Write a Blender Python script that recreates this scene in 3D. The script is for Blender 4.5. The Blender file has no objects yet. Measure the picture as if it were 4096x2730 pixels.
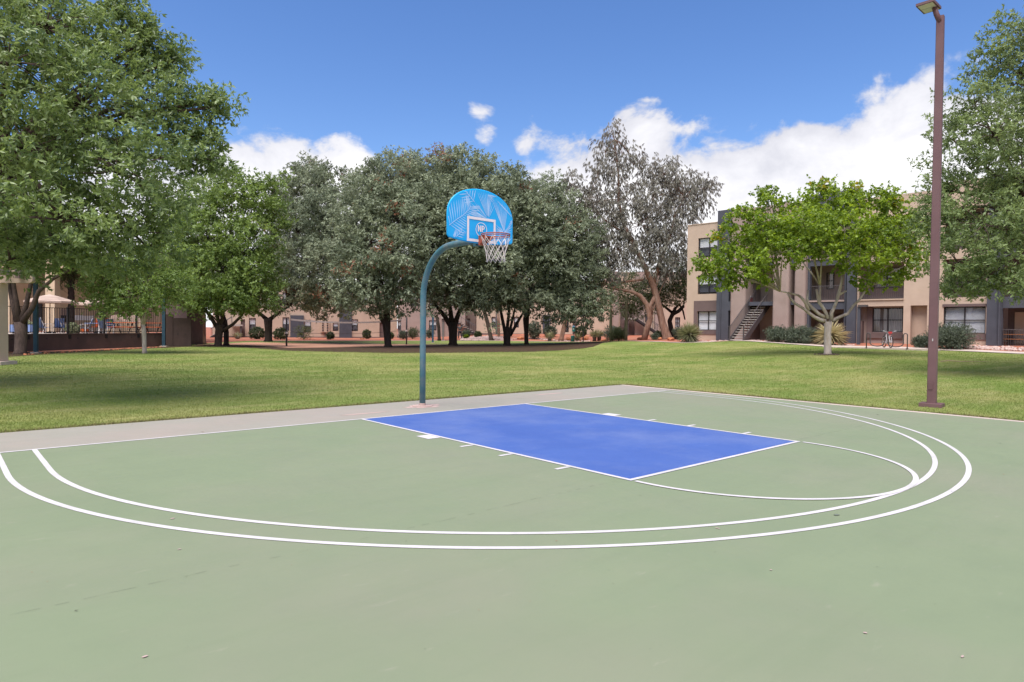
import bpy, bmesh, math, random
import numpy as np
from mathutils import Vector, Matrix
random.seed(7); rng = np.random.default_rng(7)
scene = bpy.context.scene
COL = scene.collection
PI = math.pi
# ------------------------------------------------------------------ camera
CAM = np.array([-7.0253, -9.6798, 1.5127]); YAW, PITCH, ROLL, FPX = .7204, -.0202, .0097, 2634.5
W, H = 4096, 2730
def _axes():
    cy, sy, cp, sp = math.cos(YAW), math.sin(YAW), math.cos(PITCH), math.sin(PITCH)
    f = np.array([sy*cp, cy*cp, sp]); r = np.array([cy, -sy, 0.]); u = np.cross(r, f)
    cr, sr = math.cos(ROLL), math.sin(ROLL)
    return cr*r+sr*u, -sr*r+cr*u, f
AR, AU, AF = _axes()
HR = np.array([math.cos(YAW), -math.sin(YAW), 0.]); HF = np.array([math.sin(YAW), math.cos(YAW), 0.])   # horizontal right / forward
cam = bpy.data.cameras.new('camera'); cam_o = bpy.data.objects.new('camera', cam); COL.objects.link(cam_o)
cam.sensor_fit = 'HORIZONTAL'; cam.sensor_width = 36; cam.lens = FPX/W*36; cam.clip_end = 3000; cam.clip_start = .1
m = Matrix.Identity(4)
for i in range(3):
    m[i][0] = AR[i]; m[i][1] = AU[i]; m[i][2] = -AF[i]; m[i][3] = CAM[i]
cam_o.matrix_world = m
scene.camera = cam_o
def ray(u, v): return AF + AR*(u-W/2)/FPX - AU*(v-H/2)/FPX
def P(u, v, D): return CAM + ray(u, v)*D                     # point on the pixel's line of sight, D metres in front
def unit(a): return a/np.maximum(np.linalg.norm(a, axis=-1, keepdims=True), 1e-9)
# ------------------------------------------------------------------ world, sun, exposure
SUN_EL, SUN_AZ = math.radians(66), YAW + math.radians(205)   # azimuth clockwise from +y
world = bpy.data.worlds.new('World'); scene.world = world; world.use_nodes = True
def build_world():
    nt = world.node_tree; N = nt.nodes; L = nt.links; N.clear()
    out = N.new('ShaderNodeOutputWorld'); bg = N.new('ShaderNodeBackground')
    sky = N.new('ShaderNodeTexSky'); sky.sky_type = 'NISHITA'; sky.sun_disc = False
    sky.sun_elevation = SUN_EL; sky.sun_rotation = SUN_AZ; sky.air_density = 1.0; sky.dust_density = .6; sky.ozone_density = 2.2; sky.altitude = 400
    tc = N.new('ShaderNodeTexCoord')
    def math_(op, a, b=None, clamp=False):
        n = N.new('ShaderNodeMath'); n.operation = op; n.use_clamp = clamp
        for i, x in enumerate((a, b)):
            if x is None: continue
            if isinstance(x, (int, float)): n.inputs[i].default_value = x
            else: L.new(x, n.inputs[i])
        return n.outputs[0]
    sep = N.new('ShaderNodeSeparateXYZ'); L.new(tc.outputs['Generated'], sep.inputs[0])
    def noise(scale, detail, rough, zs=1.0, dist=0.0, off=(0, 0, 0)):
        mp = N.new('ShaderNodeMapping'); mp.inputs['Scale'].default_value = (1, 1, zs); mp.inputs['Location'].default_value = off
        L.new(tc.outputs['Generated'], mp.inputs[0])
        n = N.new('ShaderNodeTexNoise'); n.inputs['Scale'].default_value = scale; n.inputs['Detail'].default_value = detail
        n.inputs['Roughness'].default_value = rough; n.inputs['Distortion'].default_value = dist; L.new(mp.outputs[0], n.inputs[0]); return n.outputs['Fac']
    n1 = noise(9.5, 7, .58, 1.4, .2); n2 = noise(3.1, 2, .5, 1.6, 0, (3.1, 1.7, .4))
    # cumulus bank along the horizon: height of its tops by compass direction
    def dotn(vec):
        vm = N.new('ShaderNodeVectorMath'); vm.operation = 'DOT_PRODUCT'; L.new(tc.outputs['Generated'], vm.inputs[0]); vm.inputs[1].default_value = tuple(vec); return vm.outputs['Value']
    dF = dotn(HF); az = math_('ARCTAN2', dotn(HR), dF); t_ = math_('ADD', math_('MULTIPLY', az, 1/(2*PI)), .5)
    rp = N.new('ShaderNodeValToRGB'); L.new(t_, rp.inputs[0]); el_ = rp.color_ramp.elements
    tops = [(-900, 420), (-300, 560), (500, 620), (800, 570), (890, 530), (1060, 535), (1140, 570), (1250, 565), (1350, 545), (1420, 520), (1490, 585), (1560, 740), (2060, 740), (2160, 640), (2290, 555), (2400, 530), (2540, 470), (2700, 475), (2790, 515), (2930, 560), (3060, 510), (3220, 455), (3330, 440), (3450, 470), (3560, 400), (3640, 370), (3800, 390), (4200, 350), (5200, 420)]
    st = []
    for (u, v) in tops:
        d = ray(u, v); d = d/np.linalg.norm(d); st.append((math.atan2(d@HR, d@HF)/(2*PI)+.5, d[2]/.6))
    st = [(0., .5)]+st+[(1., .5)]
    el_[0].position, el_[1].position = st[0][0], st[-1][0]; el_[0].color = (st[0][1],)*3+(1,); el_[1].color = (st[-1][1],)*3+(1,)
    for p_, z_ in st[1:-1]: e_ = el_.new(p_); e_.color = (z_, z_, z_, 1)
    bankd = math_('MINIMUM', math_('ADD', math_('MULTIPLY', math_('SUBTRACT', math_('MULTIPLY', rp.outputs[0], .6), sep.outputs['Z']), 7.0), .40), 1.0)
    dens = math_('MAXIMUM', bankd, 0.0)
    for (u, v, r, w) in [(1938, 470, 62, .50), (1945, 530, 66, .56), (2110, 545, 85, .37), (2200, 585, 80, .36)]:      # stray puffs
        d = ray(u, v); d = d/np.linalg.norm(d)
        vm = N.new('ShaderNodeVectorMath'); vm.operation = 'DISTANCE'; L.new(tc.outputs['Generated'], vm.inputs[0]); vm.inputs[1].default_value = tuple(d)
        mr = N.new('ShaderNodeMapRange'); mr.interpolation_type = 'SMOOTHSTEP'
        mr.inputs['From Min'].default_value = r*2/FPX; mr.inputs['From Max'].default_value = 0; mr.inputs['To Min'].default_value = 0; mr.inputs['To Max'].default_value = w
        L.new(vm.outputs['Value'], mr.inputs['Value']); dens = math_('MAXIMUM', dens, mr.outputs[0])
    # broken cloud over the rest of the sky (behind and above the view)
    back = N.new('ShaderNodeMapRange'); back.inputs['From Min'].default_value = .55; back.inputs['From Max'].default_value = -.1; back.inputs['To Min'].default_value = 0; back.inputs['To Max'].default_value = .5
    L.new(dF, back.inputs['Value'])
    dsum = math_('MAXIMUM', dens, math_('MULTIPLY', back.outputs[0], math_('MULTIPLY', n2, 1.6)))
    tot = math_('ADD', dsum, math_('MULTIPLY', math_('SUBTRACT', n1, .5), 1.7))
    mask = N.new('ShaderNodeMapRange'); mask.interpolation_type = 'SMOOTHSTEP'; mask.inputs['From Min'].default_value = .31; mask.inputs['From Max'].default_value = .54; L.new(tot, mask.inputs['Value'])
    gate = N.new('ShaderNodeMapRange'); gate.inputs['From Min'].default_value = .03; gate.inputs['From Max'].default_value = .16; L.new(dsum, gate.inputs['Value'])
    mk = math_('MULTIPLY', mask.outputs[0], gate.outputs[0], True)
    # cloud shading: thick cores white, thin and low parts grey-lilac
    sh = N.new('ShaderNodeMapRange'); sh.inputs['From Min'].default_value = .35; sh.inputs['From Max'].default_value = 1.35; L.new(math_('ADD', tot, math_('MULTIPLY', math_('SUBTRACT', n2, .5), .9)), sh.inputs['Value'])
    cmix = N.new('ShaderNodeMix'); cmix.data_type = 'RGBA'; L.new(sh.outputs[0], cmix.inputs[0])
    cmix.inputs[6].default_value = (2.35, 2.38, 2.65, 1); cmix.inputs[7].default_value = (4.3, 4.25, 4.3, 1)
    hsv = N.new('ShaderNodeHueSaturation'); hsv.inputs['Hue'].default_value = .51; hsv.inputs['Saturation'].default_value = 1.22; hsv.inputs['Value'].default_value = SKYV; L.new(sky.outputs[0], hsv.inputs['Color'])
    mix = N.new('ShaderNodeMix'); mix.data_type = 'RGBA'; L.new(mk, mix.inputs[0]); L.new(hsv.outputs[0], mix.inputs[6]); L.new(cmix.outputs[2], mix.inputs[7])
    L.new(mix.outputs[2], bg.inputs[0]); bg.inputs[1].default_value = .11; L.new(bg.outputs[0], out.inputs[0])
SKYV = .62
build_world()
world.cycles.sampling_method = 'MANUAL'; world.cycles.sample_map_resolution = 512
scene.cycles.max_bounces = 6; scene.cycles.diffuse_bounces = 3; scene.cycles.glossy_bounces = 2; scene.cycles.transmission_bounces = 3; scene.cycles.transparent_max_bounces = 8
sun = bpy.data.lights.new('sun', 'SUN'); sun.energy = 2.3; sun.angle = math.radians(48); sun.color = (1, .95, .89)
sun_o = bpy.data.objects.new('sun', sun); COL.objects.link(sun_o)
sd = Vector((math.sin(SUN_AZ)*math.cos(SUN_EL), math.cos(SUN_AZ)*math.cos(SUN_EL), math.sin(SUN_EL)))
sun_o.rotation_euler = sd.to_track_quat('Z', 'Y').to_euler()
scene.view_settings.view_transform = 'Standard'; scene.view_settings.look = 'None'; scene.view_settings.gamma = 1; scene.view_settings.exposure = 1.5
# ------------------------------------------------------------------ materials
def srgb(r, g, b):
    f = lambda c: (c/255/12.92) if c/255 <= .04045 else ((c/255+.055)/1.055)**2.4
    return (f(r), f(g), f(b))
MATS = {}
def mat(name, c1, c2=None, rough=.8, scale=4, detail=4, bump=0., bscale=None, spec=.3, c3=None, scale2=.4, f2=.5, metal=0, stretch=None):
    """principled surface: two noise-mixed colours, an optional third at a larger scale, fine relief"""
    if name in MATS: return MATS[name]
    mt = bpy.data.materials.new(name); mt.use_nodes = True; nt = mt.node_tree; N = nt.nodes; L = nt.links
    b = N['Principled BSDF']; b.inputs['Roughness'].default_value = rough; b.inputs['Specular IOR Level'].default_value = spec; b.inputs['Metallic'].default_value = metal
    tc = N.new('ShaderNodeTexCoord'); vec = tc.outputs['Object']
    if stretch:
        mp = N.new('ShaderNodeMapping'); mp.inputs['Scale'].default_value = stretch; L.new(vec, mp.inputs[0]); vec = mp.outputs[0]
    if c2 is None: c2 = tuple(min(1, x*.82) for x in c1)
    nz = N.new('ShaderNodeTexNoise'); nz.inputs['Scale'].default_value = scale; nz.inputs['Detail'].default_value = detail; nz.inputs['Roughness'].default_value = .6; L.new(vec, nz.inputs[0])
    cr = N.new('ShaderNodeValToRGB'); cr.color_ramp.elements[0].position = .32; cr.color_ramp.elements[1].position = .68
    cr.color_ramp.elements[0].color = (*c2, 1); cr.color_ramp.elements[1].color = (*c1, 1); L.new(nz.outputs['Fac'], cr.inputs[0]); col = cr.outputs[0]
    if c3 is not None:
        n2 = N.new('ShaderNodeTexNoise'); n2.inputs['Scale'].default_value = scale2; n2.inputs['Detail'].default_value = 5; L.new(vec, n2.inputs[0])
        mr = N.new('ShaderNodeMapRange'); mr.inputs['From Min'].default_value = .42; mr.inputs['From Max'].default_value = .68; mr.inputs['To Max'].default_value = f2; L.new(n2.outputs['Fac'], mr.inputs['Value'])
        mx = N.new('ShaderNodeMix'); mx.data_type = 'RGBA'; L.new(mr.outputs[0], mx.inputs[0]); L.new(col, mx.inputs[6]); mx.inputs[7].default_value = (*c3, 1); col = mx.outputs[2]
    L.new(col, b.inputs['Base Color'])
    if bump:
        nb = N.new('ShaderNodeTexNoise'); nb.inputs['Scale'].default_value = bscale or scale*8; nb.inputs['Detail'].default_value = 3; L.new(vec, nb.inputs[0])
        bp = N.new('ShaderNodeBump'); bp.inputs['Strength'].default_value = bump; bp.inputs['Distance'].default_value = .02; L.new(nb.outputs['Fac'], bp.inputs['Height']); L.new(bp.outputs[0], b.inputs['Normal'])
    MATS[name] = mt; return mt
def leaf_mat(name, dark, light, extra=None, trans=.35, rough=.45, spec=.4):
    """leaf surface: 'tint' (0..1, one value per leaf) runs dark to light to an odd colour"""
    mt = bpy.data.materials.new(name); mt.use_nodes = True; nt = mt.node_tree; N = nt.nodes; L = nt.links
    b = N['Principled BSDF']; b.inputs['Roughness'].default_value = rough; b.inputs['Specular IOR Level'].default_value = spec
    at = N.new('ShaderNodeAttribute'); at.attribute_name = 'tint'
    cr = N.new('ShaderNodeValToRGB'); e = cr.color_ramp.elements
    e[0].color = (*dark, 1); e[0].position = .05; e[1].color = (*light, 1); e[1].position = .9
    if extra: x = e.new(.985); x.color = (*light, 1); x = e.new(.99); x.color = (*extra, 1)
    L.new(at.outputs['Fac'], cr.inputs[0]); L.new(cr.outputs[0], b.inputs['Base Color'])
    tr = N.new('ShaderNodeBsdfTranslucent'); hs = N.new('ShaderNodeHueSaturation'); hs.inputs['Value'].default_value = 1.25; hs.inputs['Saturation'].default_value = 1.1; hs.inputs['Hue'].default_value = .485
    L.new(cr.outputs[0], hs.inputs['Color']); L.new(hs.outputs[0], tr.inputs[0])
    mx = N.new('ShaderNodeMixShader'); mx.inputs[0].default_value = trans
    out = N['Material Output']; L.new(b.outputs[0], mx.inputs[1]); L.new(tr.outputs[0], mx.inputs[2]); L.new(mx.outputs[0], out.inputs[0])
    return mt
def glass_mat(name, tint=(.03, .035, .045)):
    mt = bpy.data.materials.new(name); mt.use_nodes = True; nt = mt.node_tree; N = nt.nodes; L = nt.links
    N.remove(N['Principled BSDF'])
    tr = N.new('ShaderNodeBsdfTransparent'); tr.inputs[0].default_value = (.95, .96, .97, 1)
    gl = N.new('ShaderNodeBsdfGlossy'); gl.inputs['Roughness'].default_value = .04
    fr = N.new('ShaderNodeLayerWeight'); fr.inputs['Blend'].default_value = .25; mr = N.new('ShaderNodeMapRange'); mr.inputs['To Min'].default_value = .07; mr.inputs['To Max'].default_value = .65; L.new(fr.outputs['Facing'], mr.inputs['Value'])
    mx = N.new('ShaderNodeMixShader'); L.new(mr.outputs[0], mx.inputs[0]); L.new(tr.outputs[0], mx.inputs[1]); L.new(gl.outputs[0], mx.inputs[2]); L.new(mx.outputs[0], N['Material Output'].inputs[0])
    return mt
GLASS = glass_mat('window_glass')
M_BEIGE = mat('beige_stucco', (.52, .40, .315), (.46, .35, .275), .95, 1.2, 6, .35, 60, .1, (.43, .325, .26), .35, .45)
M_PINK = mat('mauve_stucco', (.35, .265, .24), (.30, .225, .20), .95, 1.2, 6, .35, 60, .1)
M_BROWN = mat('brown_stucco', (.165, .12, .115), (.135, .098, .094), .95, 1.5, 5, .3, 60, .1)
M_SLATE = mat('slate_stucco', (.085, .088, .107), (.07, .072, .088), .95, 1.5, 5, .3, 60, .1)
M_WALLBR = mat('retaining_wall_stucco', (.135, .092, .08), (.10, .07, .06), .95, 1.0, 6, .4, 40, .1, (.06, .05, .047), .6, .6)
M_DARKFR = mat('window_frame_paint', (.035, .03, .034), rough=.5)
M_BLIND = mat('blind_white', (.85, .84, .86), (.78, .77, .80), .7, 3)
M_CURT = mat('curtain', (.30, .28, .27), (.10, .095, .10), .9, 3, 2, stretch=(9, 9, .3))
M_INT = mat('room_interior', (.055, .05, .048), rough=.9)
M_RAIL = mat('rail_paint', (.085, .072, .075), (.07, .06, .062), .5)
M_BLACK = mat('black_iron', (.018, .016, .018), rough=.5)
M_TREAD = mat('concrete_tread', (.42, .38, .35), (.34, .31, .29), .9, 6, 4, .2)
M_CONC = mat('concrete', (.50, .41, .36), (.41, .34, .30), .9, 1.5, 6, .25, 40, .2)
M_DIRT = mat('red_dirt', (.36, .13, .082), (.27, .10, .066), 1, 2.5, 6, .7, 14, .05, (.30, .165, .115), .6, .6)
M_SAND = mat('court_sand', (.50, .28, .20), (.40, .21, .145), 1, 1.8, 6, .9, 5, .05)
M_SOIL = mat('bare_soil', (.075, .045, .033), (.045, .028, .022), 1, 2.2, 6, .8, 12, .05, (.055, .055, .022), .8, .5)
M_BARK = mat('bark', (.125, .09, .075), (.06, .045, .04), .95, 5, 6, .9, 12, .1, stretch=(3, 3, .8))
M_BARKD = mat('dark_bark', (.062, .046, .04), (.03, .023, .021), .95, 5, 6, .9, 12, .1, stretch=(3, 3, .8))
M_BARKP = mat('pale_bark', (.56, .50, .47), (.40, .32, .26), .85, 3.5, 6, .6, 14, .15, (.14, .105, .085), 1.6, .6, stretch=(2.2, 2.2, .7))
M_BARKE = mat('eucalyptus_bark', (.27, .15, .105), (.15, .085, .065), .9, 4, 6, .8, 10, .1, (.36, .25, .2), 1.4, .6, stretch=(2, 2, .6))
M_TEAL = mat('teal_steel_paint', (.055, .16, .20), (.043, .125, .165), .42, 5, 5, .05, 60, .4, (.20, .20, .19), 4.5, .5)
M_TEALD = mat('dark_teal_paint', (.03, .075, .105), (.022, .055, .08), .5)
M_BRONZE = mat('bronze_pole_paint', (.145, .078, .082), (.12, .065, .068), .5, 3, 4, .08, 60, .3, (.17, .105, .105), .8, .5)
M_LAWN = None
# ------------------------------------------------------------------ mesh builder
class MB:
    def __init__(s): s.v = []; s.f = []
    def box(s, x0, x1, y0, y1, z0, z1, M=None):
        n = len(s.v); c = [(x, y, z) for z in (z0, z1) for y in (y0, y1) for x in (x0, x1)]
        if M is not None: c = [tuple(M @ Vector(p)) for p in c]
        s.v += c; s.f += [tuple(n+i for i in q) for q in ((0, 2, 3, 1), (4, 5, 7, 6), (0, 1, 5, 4), (2, 6, 7, 3), (0, 4, 6, 2), (1, 3, 7, 5))]; return s
    def tube(s, pts, rad, n=8, cap=True):
        pts = [Vector(p) for p in pts]; k = len(pts)
        rad = [rad]*k if isinstance(rad, (int, float)) else rad
        base = len(s.v); t0 = None; ref = None
        for i, p in enumerate(pts):
            t = (pts[min(i+1, k-1)]-pts[max(i-1, 0)])
            t = t.normalized() if t.length > 1e-9 else Vector((0, 0, 1))
            if ref is None:
                ref = t.orthogonal().normalized()
            ref = (ref-t*ref.dot(t))
            ref = ref.normalized() if ref.length > 1e-6 else t.orthogonal().normalized()
            b = t.cross(ref)
            for j in range(n):
                a = 2*PI*j/n; s.v.append(tuple(p+(ref*math.cos(a)+b*math.sin(a))*rad[i]))
        for i in range(k-1):
            for j in range(n):
                a = base+i*n+j; b_ = base+i*n+(j+1) % n; s.f.append((a, b_, b_+n, a+n))
        if cap:
            s.f.append(tuple(base+j for j in reversed(range(n)))); s.f.append(tuple(base+(k-1)*n+j for j in range(n)))
        return s
    def ring(s, c, ax, R, r, n=24, m=6):
        c = Vector(c); ax = Vector(ax).normalized(); e1 = ax.orthogonal().normalized(); e2 = ax.cross(e1); base = len(s.v)
        for i in range(n):
            a = 2*PI*i/n; o = e1*math.cos(a)+e2*math.sin(a)
            for j in range(m):
                b = 2*PI*j/m; s.v.append(tuple(c+o*(R+r*math.cos(b))+ax*(r*math.sin(b))))
        for i in range(n):
            for j in range(m):
                s.f.append((base+i*m+j, base+((i+1) % n)*m+j, base+((i+1) % n)*m+(j+1) % m, base+i*m+(j+1) % m))
        return s
    def prism(s, poly, y0, y1, fn=None):
        """polygon in (x,z), extruded along y"""
        n = len(s.v); k = len(poly)
        for y in (y0, y1):
            for (x, z) in poly: s.v.append((x, y, z) if fn is None else fn(x, y, z))
        s.f.append(tuple(n+i for i in range(k))); s.f.append(tuple(n+k+i for i in reversed(range(k))))
        for i in range(k): j = (i+1) % k; s.f.append((n+j, n+i, n+k+i, n+k+j))
        return s
    def poly(s, pts): n = len(s.v); s.v += [tuple(p) for p in pts]; s.f.append(tuple(range(n, n+len(pts)))); return s
    def lathe(s, prof, c=(0, 0, 0), n=14, jitter=0):
        base = len(s.v)
        for (r, z) in prof:
            for j in range(n):
                a = 2*PI*j/n; q = 1+random.uniform(-jitter, jitter); s.v.append((c[0]+r*q*math.cos(a), c[1]+r*q*math.sin(a), c[2]+z))
        for i in range(len(prof)-1):
            for j in range(n): a = base+i*n+j; b = base+i*n+(j+1) % n; s.f.append((a, b, b+n, a+n))
        s.f.append(tuple(base+j for j in reversed(range(n)))); s.f.append(tuple(base+(len(prof)-1)*n+j for j in range(n)))
        return s
    def mesh(s, name, mt=None, smooth=False):
        me = bpy.data.meshes.new(name); me.from_pydata(s.v, [], s.f); me.validate(); me.update()
        if mt: me.materials.append(mt)
        if smooth: me.polygons.foreach_set('use_smooth', [True]*len(me.polygons))
        return me
    def build(s, name, mt, parent=None, smooth=False, **kw):
        return link(name, s.mesh(name, mt, smooth), parent, **kw)
def link(name, data, parent=None, label=None, cat=None, group=None, kind=None, loc=None, rz=None):
    o = bpy.data.objects.new(name, data); COL.objects.link(o); o.parent = parent
    if loc is not None: o.location = Vector([float(x) for x in loc])
    if rz is not None: o.rotation_euler = (0, 0, rz)
    if label: o['label'] = label
    if cat: o['category'] = cat
    if group: o['group'] = group
    if kind: o['kind'] = kind
    return o
def thing(name, label, cat, loc=(0, 0, 0), rz=0, group=None): return link(name, None, None, label, cat, group, None, loc, rz)
def copy_tree(o, parent=None):
    c = o.copy(); COL.objects.link(c); c.parent = parent
    for ch in [x for x in bpy.data.objects if x.parent == o]: copy_tree(ch, c)
    return c
def smooth_by_angle(o):
    pass
# ------------------------------------------------------------------ terrain
_ctrl = [(u, D, z) for u, D, z in [
    (2700, 47, .50), (2800, 49, .56), (3300, 41, .50), (3600, 38.5, .47), (4096, 33, .42), (3310, 31, .36), (2600, 53, .52), (2450, 60, .38), (2745, 54, .66), (2918, 48, .66), (3300, 46.3, .68), (3600, 43, .70), (4000, 39.2, .72), (4600, 33, .70), (4300, 26, .30),
    (2900, 34, .27), (3700, 27, .22), (3000, 25, .06), (2350, 40, .05), (2400, 48, .12), (2200, 71, .08), (2300, 72, .12), (2100, 80, .70), (2600, 78, .80), (2300, 80, .72), (1900, 82, .50), (1850, 72, .05), (1700, 82, .22), (1500, 85, .05), (1000, 79, .05), (1200, 80, .05),
    (1550, 48, .05), (1812, 53, .08), (2028, 54.5, .08), (1700, 60, -.08), (1400, 55, -.08), (1150, 48, 0), (870, 46.5, .02), (600, 44, 0), (160, 36, 0), (80, 32, 0), (0, 24, 0), (500, 30, 0), (1000, 35, 0), (1500, 32, -.02), (2000, 32, -.02), (2500, 26, 0), (-500, 20, 0), (-1000, 30, 0), (-500, 60, 0), (500, 80, .1), (2000, 120, .8), (3500, 90, .9), (500, 120, .2),
    (3800, 18, .0), (4500, 15, .05), (5200, 20, .2)]]
for x in (-22, -12, -4, 3, 8.5):
    for y in (3.5, -3, -9, -16): _ctrl.append((x, y, -.03, 1))
def _cxy(c):
    if len(c) == 4: return np.array(c[:2])
    g = CAM + (HF + HR*(c[0]-W/2)/FPX)*c[1]; return g[:2]
_cp = np.array([_cxy(c) for c in _ctrl]); _cz = np.array([c[2] for c in _ctrl])
_A = np.linalg.norm(_cp[:, None]-_cp[None], axis=2); _n = len(_cp)
_K = np.zeros((_n+1, _n+1)); _K[:_n, :_n] = -np.sqrt(_A**2+4.0) - np.eye(_n)*.25; _K[:_n, _n] = 1; _K[_n, :_n] = 1
_w = np.linalg.solve(_K, np.append(_cz, 0))
def Tz(xy):
    xy = np.atleast_2d(np.asarray(xy, float))[:, :2]
    d = np.sqrt(((xy[:, None]-_cp[None])**2).sum(2)+4.0)
    z = -d@_w[:_n]+_w[_n]
    near = np.clip((8-np.hypot(xy[:, 0]+4, xy[:, 1]+6)+12)/6, 0, 1)
    inside = (xy[:, 0] < 8) & (xy[:, 1] < 3) & (xy[:, 0] > -26) & (xy[:, 1] > -26)
    return np.where(inside, np.minimum(z, -.03), z)
def G(u, D):
    """ground point under image column u, D metres in front of the camera"""
    g = CAM + (HF + HR*(u-W/2)/FPX)*D; return np.array([g[0], g[1], Tz(g)[0]])
def px(D): return D/FPX
US = [-6000, -2500, -600, 0, 250, 400, 640, 760, 900, 1000, 1150, 1550, 1812, 2028, 2120, 2250, 2380, 2430, 2560, 2700, 2800, 3050, 3300, 3600, 4096, 5000, 7500]
_lawnend = [16, 22, 26, 28.5, 33, 36, 41.5, 44.5, 44, 43, 39, 37.5, 39, 41, 41.5, 44, 50, 57, 53, 50.5, 49.8, 45, 41.2, 38.8, 33.2, 26, 17]
_soilend = [20, 28, 34, 33.5, 35.5, 38.3, 44.2, 47.5, 51, 49, 44.2, 48.3, 52.2, 54.3, 55, 57, 58, 59, 53, 50.5, 49.8, 45, 41.2, 38.8, 33.2, 26, 17]
_sandend = [20, 28, 34, 33.5, 35.5, 38.3, 44.2, 47.5, 56, 60.5, 61, 61.5, 58, 54.3, 55, 57, 58, 59, 53, 50.5, 49.8, 45, 41.2, 38.8, 33.2, 26, 17]
_lawn2 = [20, 28, 34, 33.5, 35.5, 38.3, 44.2, 50, 60, 66, 67, 71, 72, 70.5, 70, 70.5, 68, 63, 53, 50.5, 49.8, 45, 41.2, 38.8, 33.2, 26, 17]
_walk = [20, 28, 34, 33.5, 35.5, 38.3, 44.2, 50, 60, 66, 67.5, 71.5, 72.5, 71, 70.5, 71, 68.5, 63.5, 53.5, 51, 50.9, 46.3, 42.6, 40.2, 34.3, 27, 18]
_dirt = [140]*len(US)
def polar_sheet(name, inner, outer, mt, nu=170, nd=26, pw=1.0, jag=0.0, lift=0., u0=-6000, u1=7500):
    th = np.linspace(math.atan((u0-W/2)/FPX), math.atan((u1-W/2)/FPX), nu); uu = np.tan(th)*FPX+W/2
    a = np.interp(uu, US, inner); b = np.interp(uu, US, outer); ok = (b-a) > .05
    rows = []
    for k in range(nd+1):
        t = (k/nd)**pw; d = a+(b-a)*t
        if jag and k in (0, nd): pass
        rows.append(CAM[None, :]+(HF[None]+HR[None]*((uu-W/2)/FPX)[:, None])*d[:, None])
    V = np.array(rows); S = V.shape; V = V.reshape(-1, 3); V[:, 2] = Tz(V)+lift
    F = []
    for k in range(nd):
        for j in range(nu-1):
            if ok[j] or ok[j+1]: q = k*nu+j; F.append((q, q+1, q+nu+1, q+nu))
    return V, F
def make_sheet(name, bands, mt, **kw):
    mb = MB()
    for (i, o, nd, pw) in bands:
        V, F = polar_sheet(name, i, o, mt, nd=nd, pw=pw, **kw); n = len(mb.v); mb.v += [tuple(x) for x in V]; mb.f += [tuple(n+j for j in f) for f in F]
    return mb.build(name, mt, None, True, kind='structure')
def lawn_material(name='lawn', blade=False):
    mt = bpy.data.materials.new(name); mt.use_nodes = True; nt = mt.node_tree; N = nt.nodes; L = nt.links; b = N['Principled BSDF']
    b.inputs['Roughness'].default_value = .9; b.inputs['Specular IOR Level'].default_value = .15
    tc = N.new('ShaderNodeTexCoord')
    def nz(s, d, st=None):
        n = N.new('ShaderNodeTexNoise'); n.inputs['Scale'].default_value = s; n.inputs['Detail'].default_value = d; n.inputs['Roughness'].default_value = .65; src = tc.outputs['Object']
        if st:
            mp = N.new('ShaderNodeMapping'); mp.inputs['Rotation'].default_value = (0, 0, YAW); mp.inputs['Scale'].default_value = st; L.new(src, mp.inputs[0]); src = mp.outputs[0]
        L.new(src, n.inputs[0]); return n.outputs['Fac']
    def ramp(f, p0, c0, p1, c1):
        r = N.new('ShaderNodeValToRGB'); e = r.color_ramp.elements; e[0].position = p0; e[1].position = p1; e[0].color = (*c0, 1); e[1].color = (*c1, 1); L.new(f, r.inputs[0]); return r.outputs[0]
    def mixc(f, a, c2):
        x = N.new('ShaderNodeMix'); x.data_type = 'RGBA'; L.new(f, x.inputs[0]); L.new(a, x.inputs[6])
        if isinstance(c2, tuple): x.inputs[7].default_value = (*c2, 1)
        else: L.new(c2, x.inputs[7])
        return x.outputs[2]
    def rng_(f, a, c, hi):
        r = N.new('ShaderNodeMapRange'); r.inputs['From Min'].default_value = a; r.inputs['From Max'].default_value = c; r.inputs['To Max'].default_value = hi; L.new(f, r.inputs['Value']); return r.outputs[0]
    base = ramp(nz(14, 6), .3, (.115, .165, .034), .72, (.195, .25, .062))
    c = mixc(rng_(nz(.22, 5), .42, .66, .75), base, (.31, .29, .11))
    c = mixc(rng_(nz(1.1, 5, (.35, 1.6, 1)), .5, .72, .6), c, (.36, .33, .15))
    c = mixc(rng_(nz(.5, 3), .55, .75, .6), c, (.105, .17, .030))
    c = mixc(rng_(nz(40, 4), .55, .8, .55), c, (.095, .13, .03))
    if blade:
        at = N.new('ShaderNodeAttribute'); at.attribute_name = 'tint'; hs = N.new('ShaderNodeHueSaturation'); mr = N.new('ShaderNodeMapRange'); mr.inputs['To Min'].default_value = .95; mr.inputs['To Max'].default_value = 1.5
        L.new(at.outputs['Fac'], mr.inputs['Value']); L.new(mr.outputs[0], hs.inputs['Value']); L.new(c, hs.inputs['Color']); c = hs.outputs[0]
        tr = N.new('ShaderNodeBsdfTranslucent'); L.new(c, tr.inputs[0]); mx = N.new('ShaderNodeMixShader'); mx.inputs[0].default_value = .3; L.new(b.outputs[0], mx.inputs[1]); L.new(tr.outputs[0], mx.inputs[2]); L.new(mx.outputs[0], N['Material Output'].inputs[0]); L.new(c, b.inputs['Base Color']); return mt
    L.new(c, b.inputs['Base Color'])
    bp = N.new('ShaderNodeBump'); bp.inputs['Strength'].default_value = .9; bp.inputs['Distance'].default_value = .05; L.new(nz(30, 5), bp.inputs['Height']); L.new(bp.outputs[0], b.inputs['Normal'])
    return mt
M_LAWN = lawn_material()
MB().box(-700, 700, -700, 700, -1.2, -1.0).build('ground', M_DIRT, kind='structure')
_zero = [1.0]*len(US)
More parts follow.
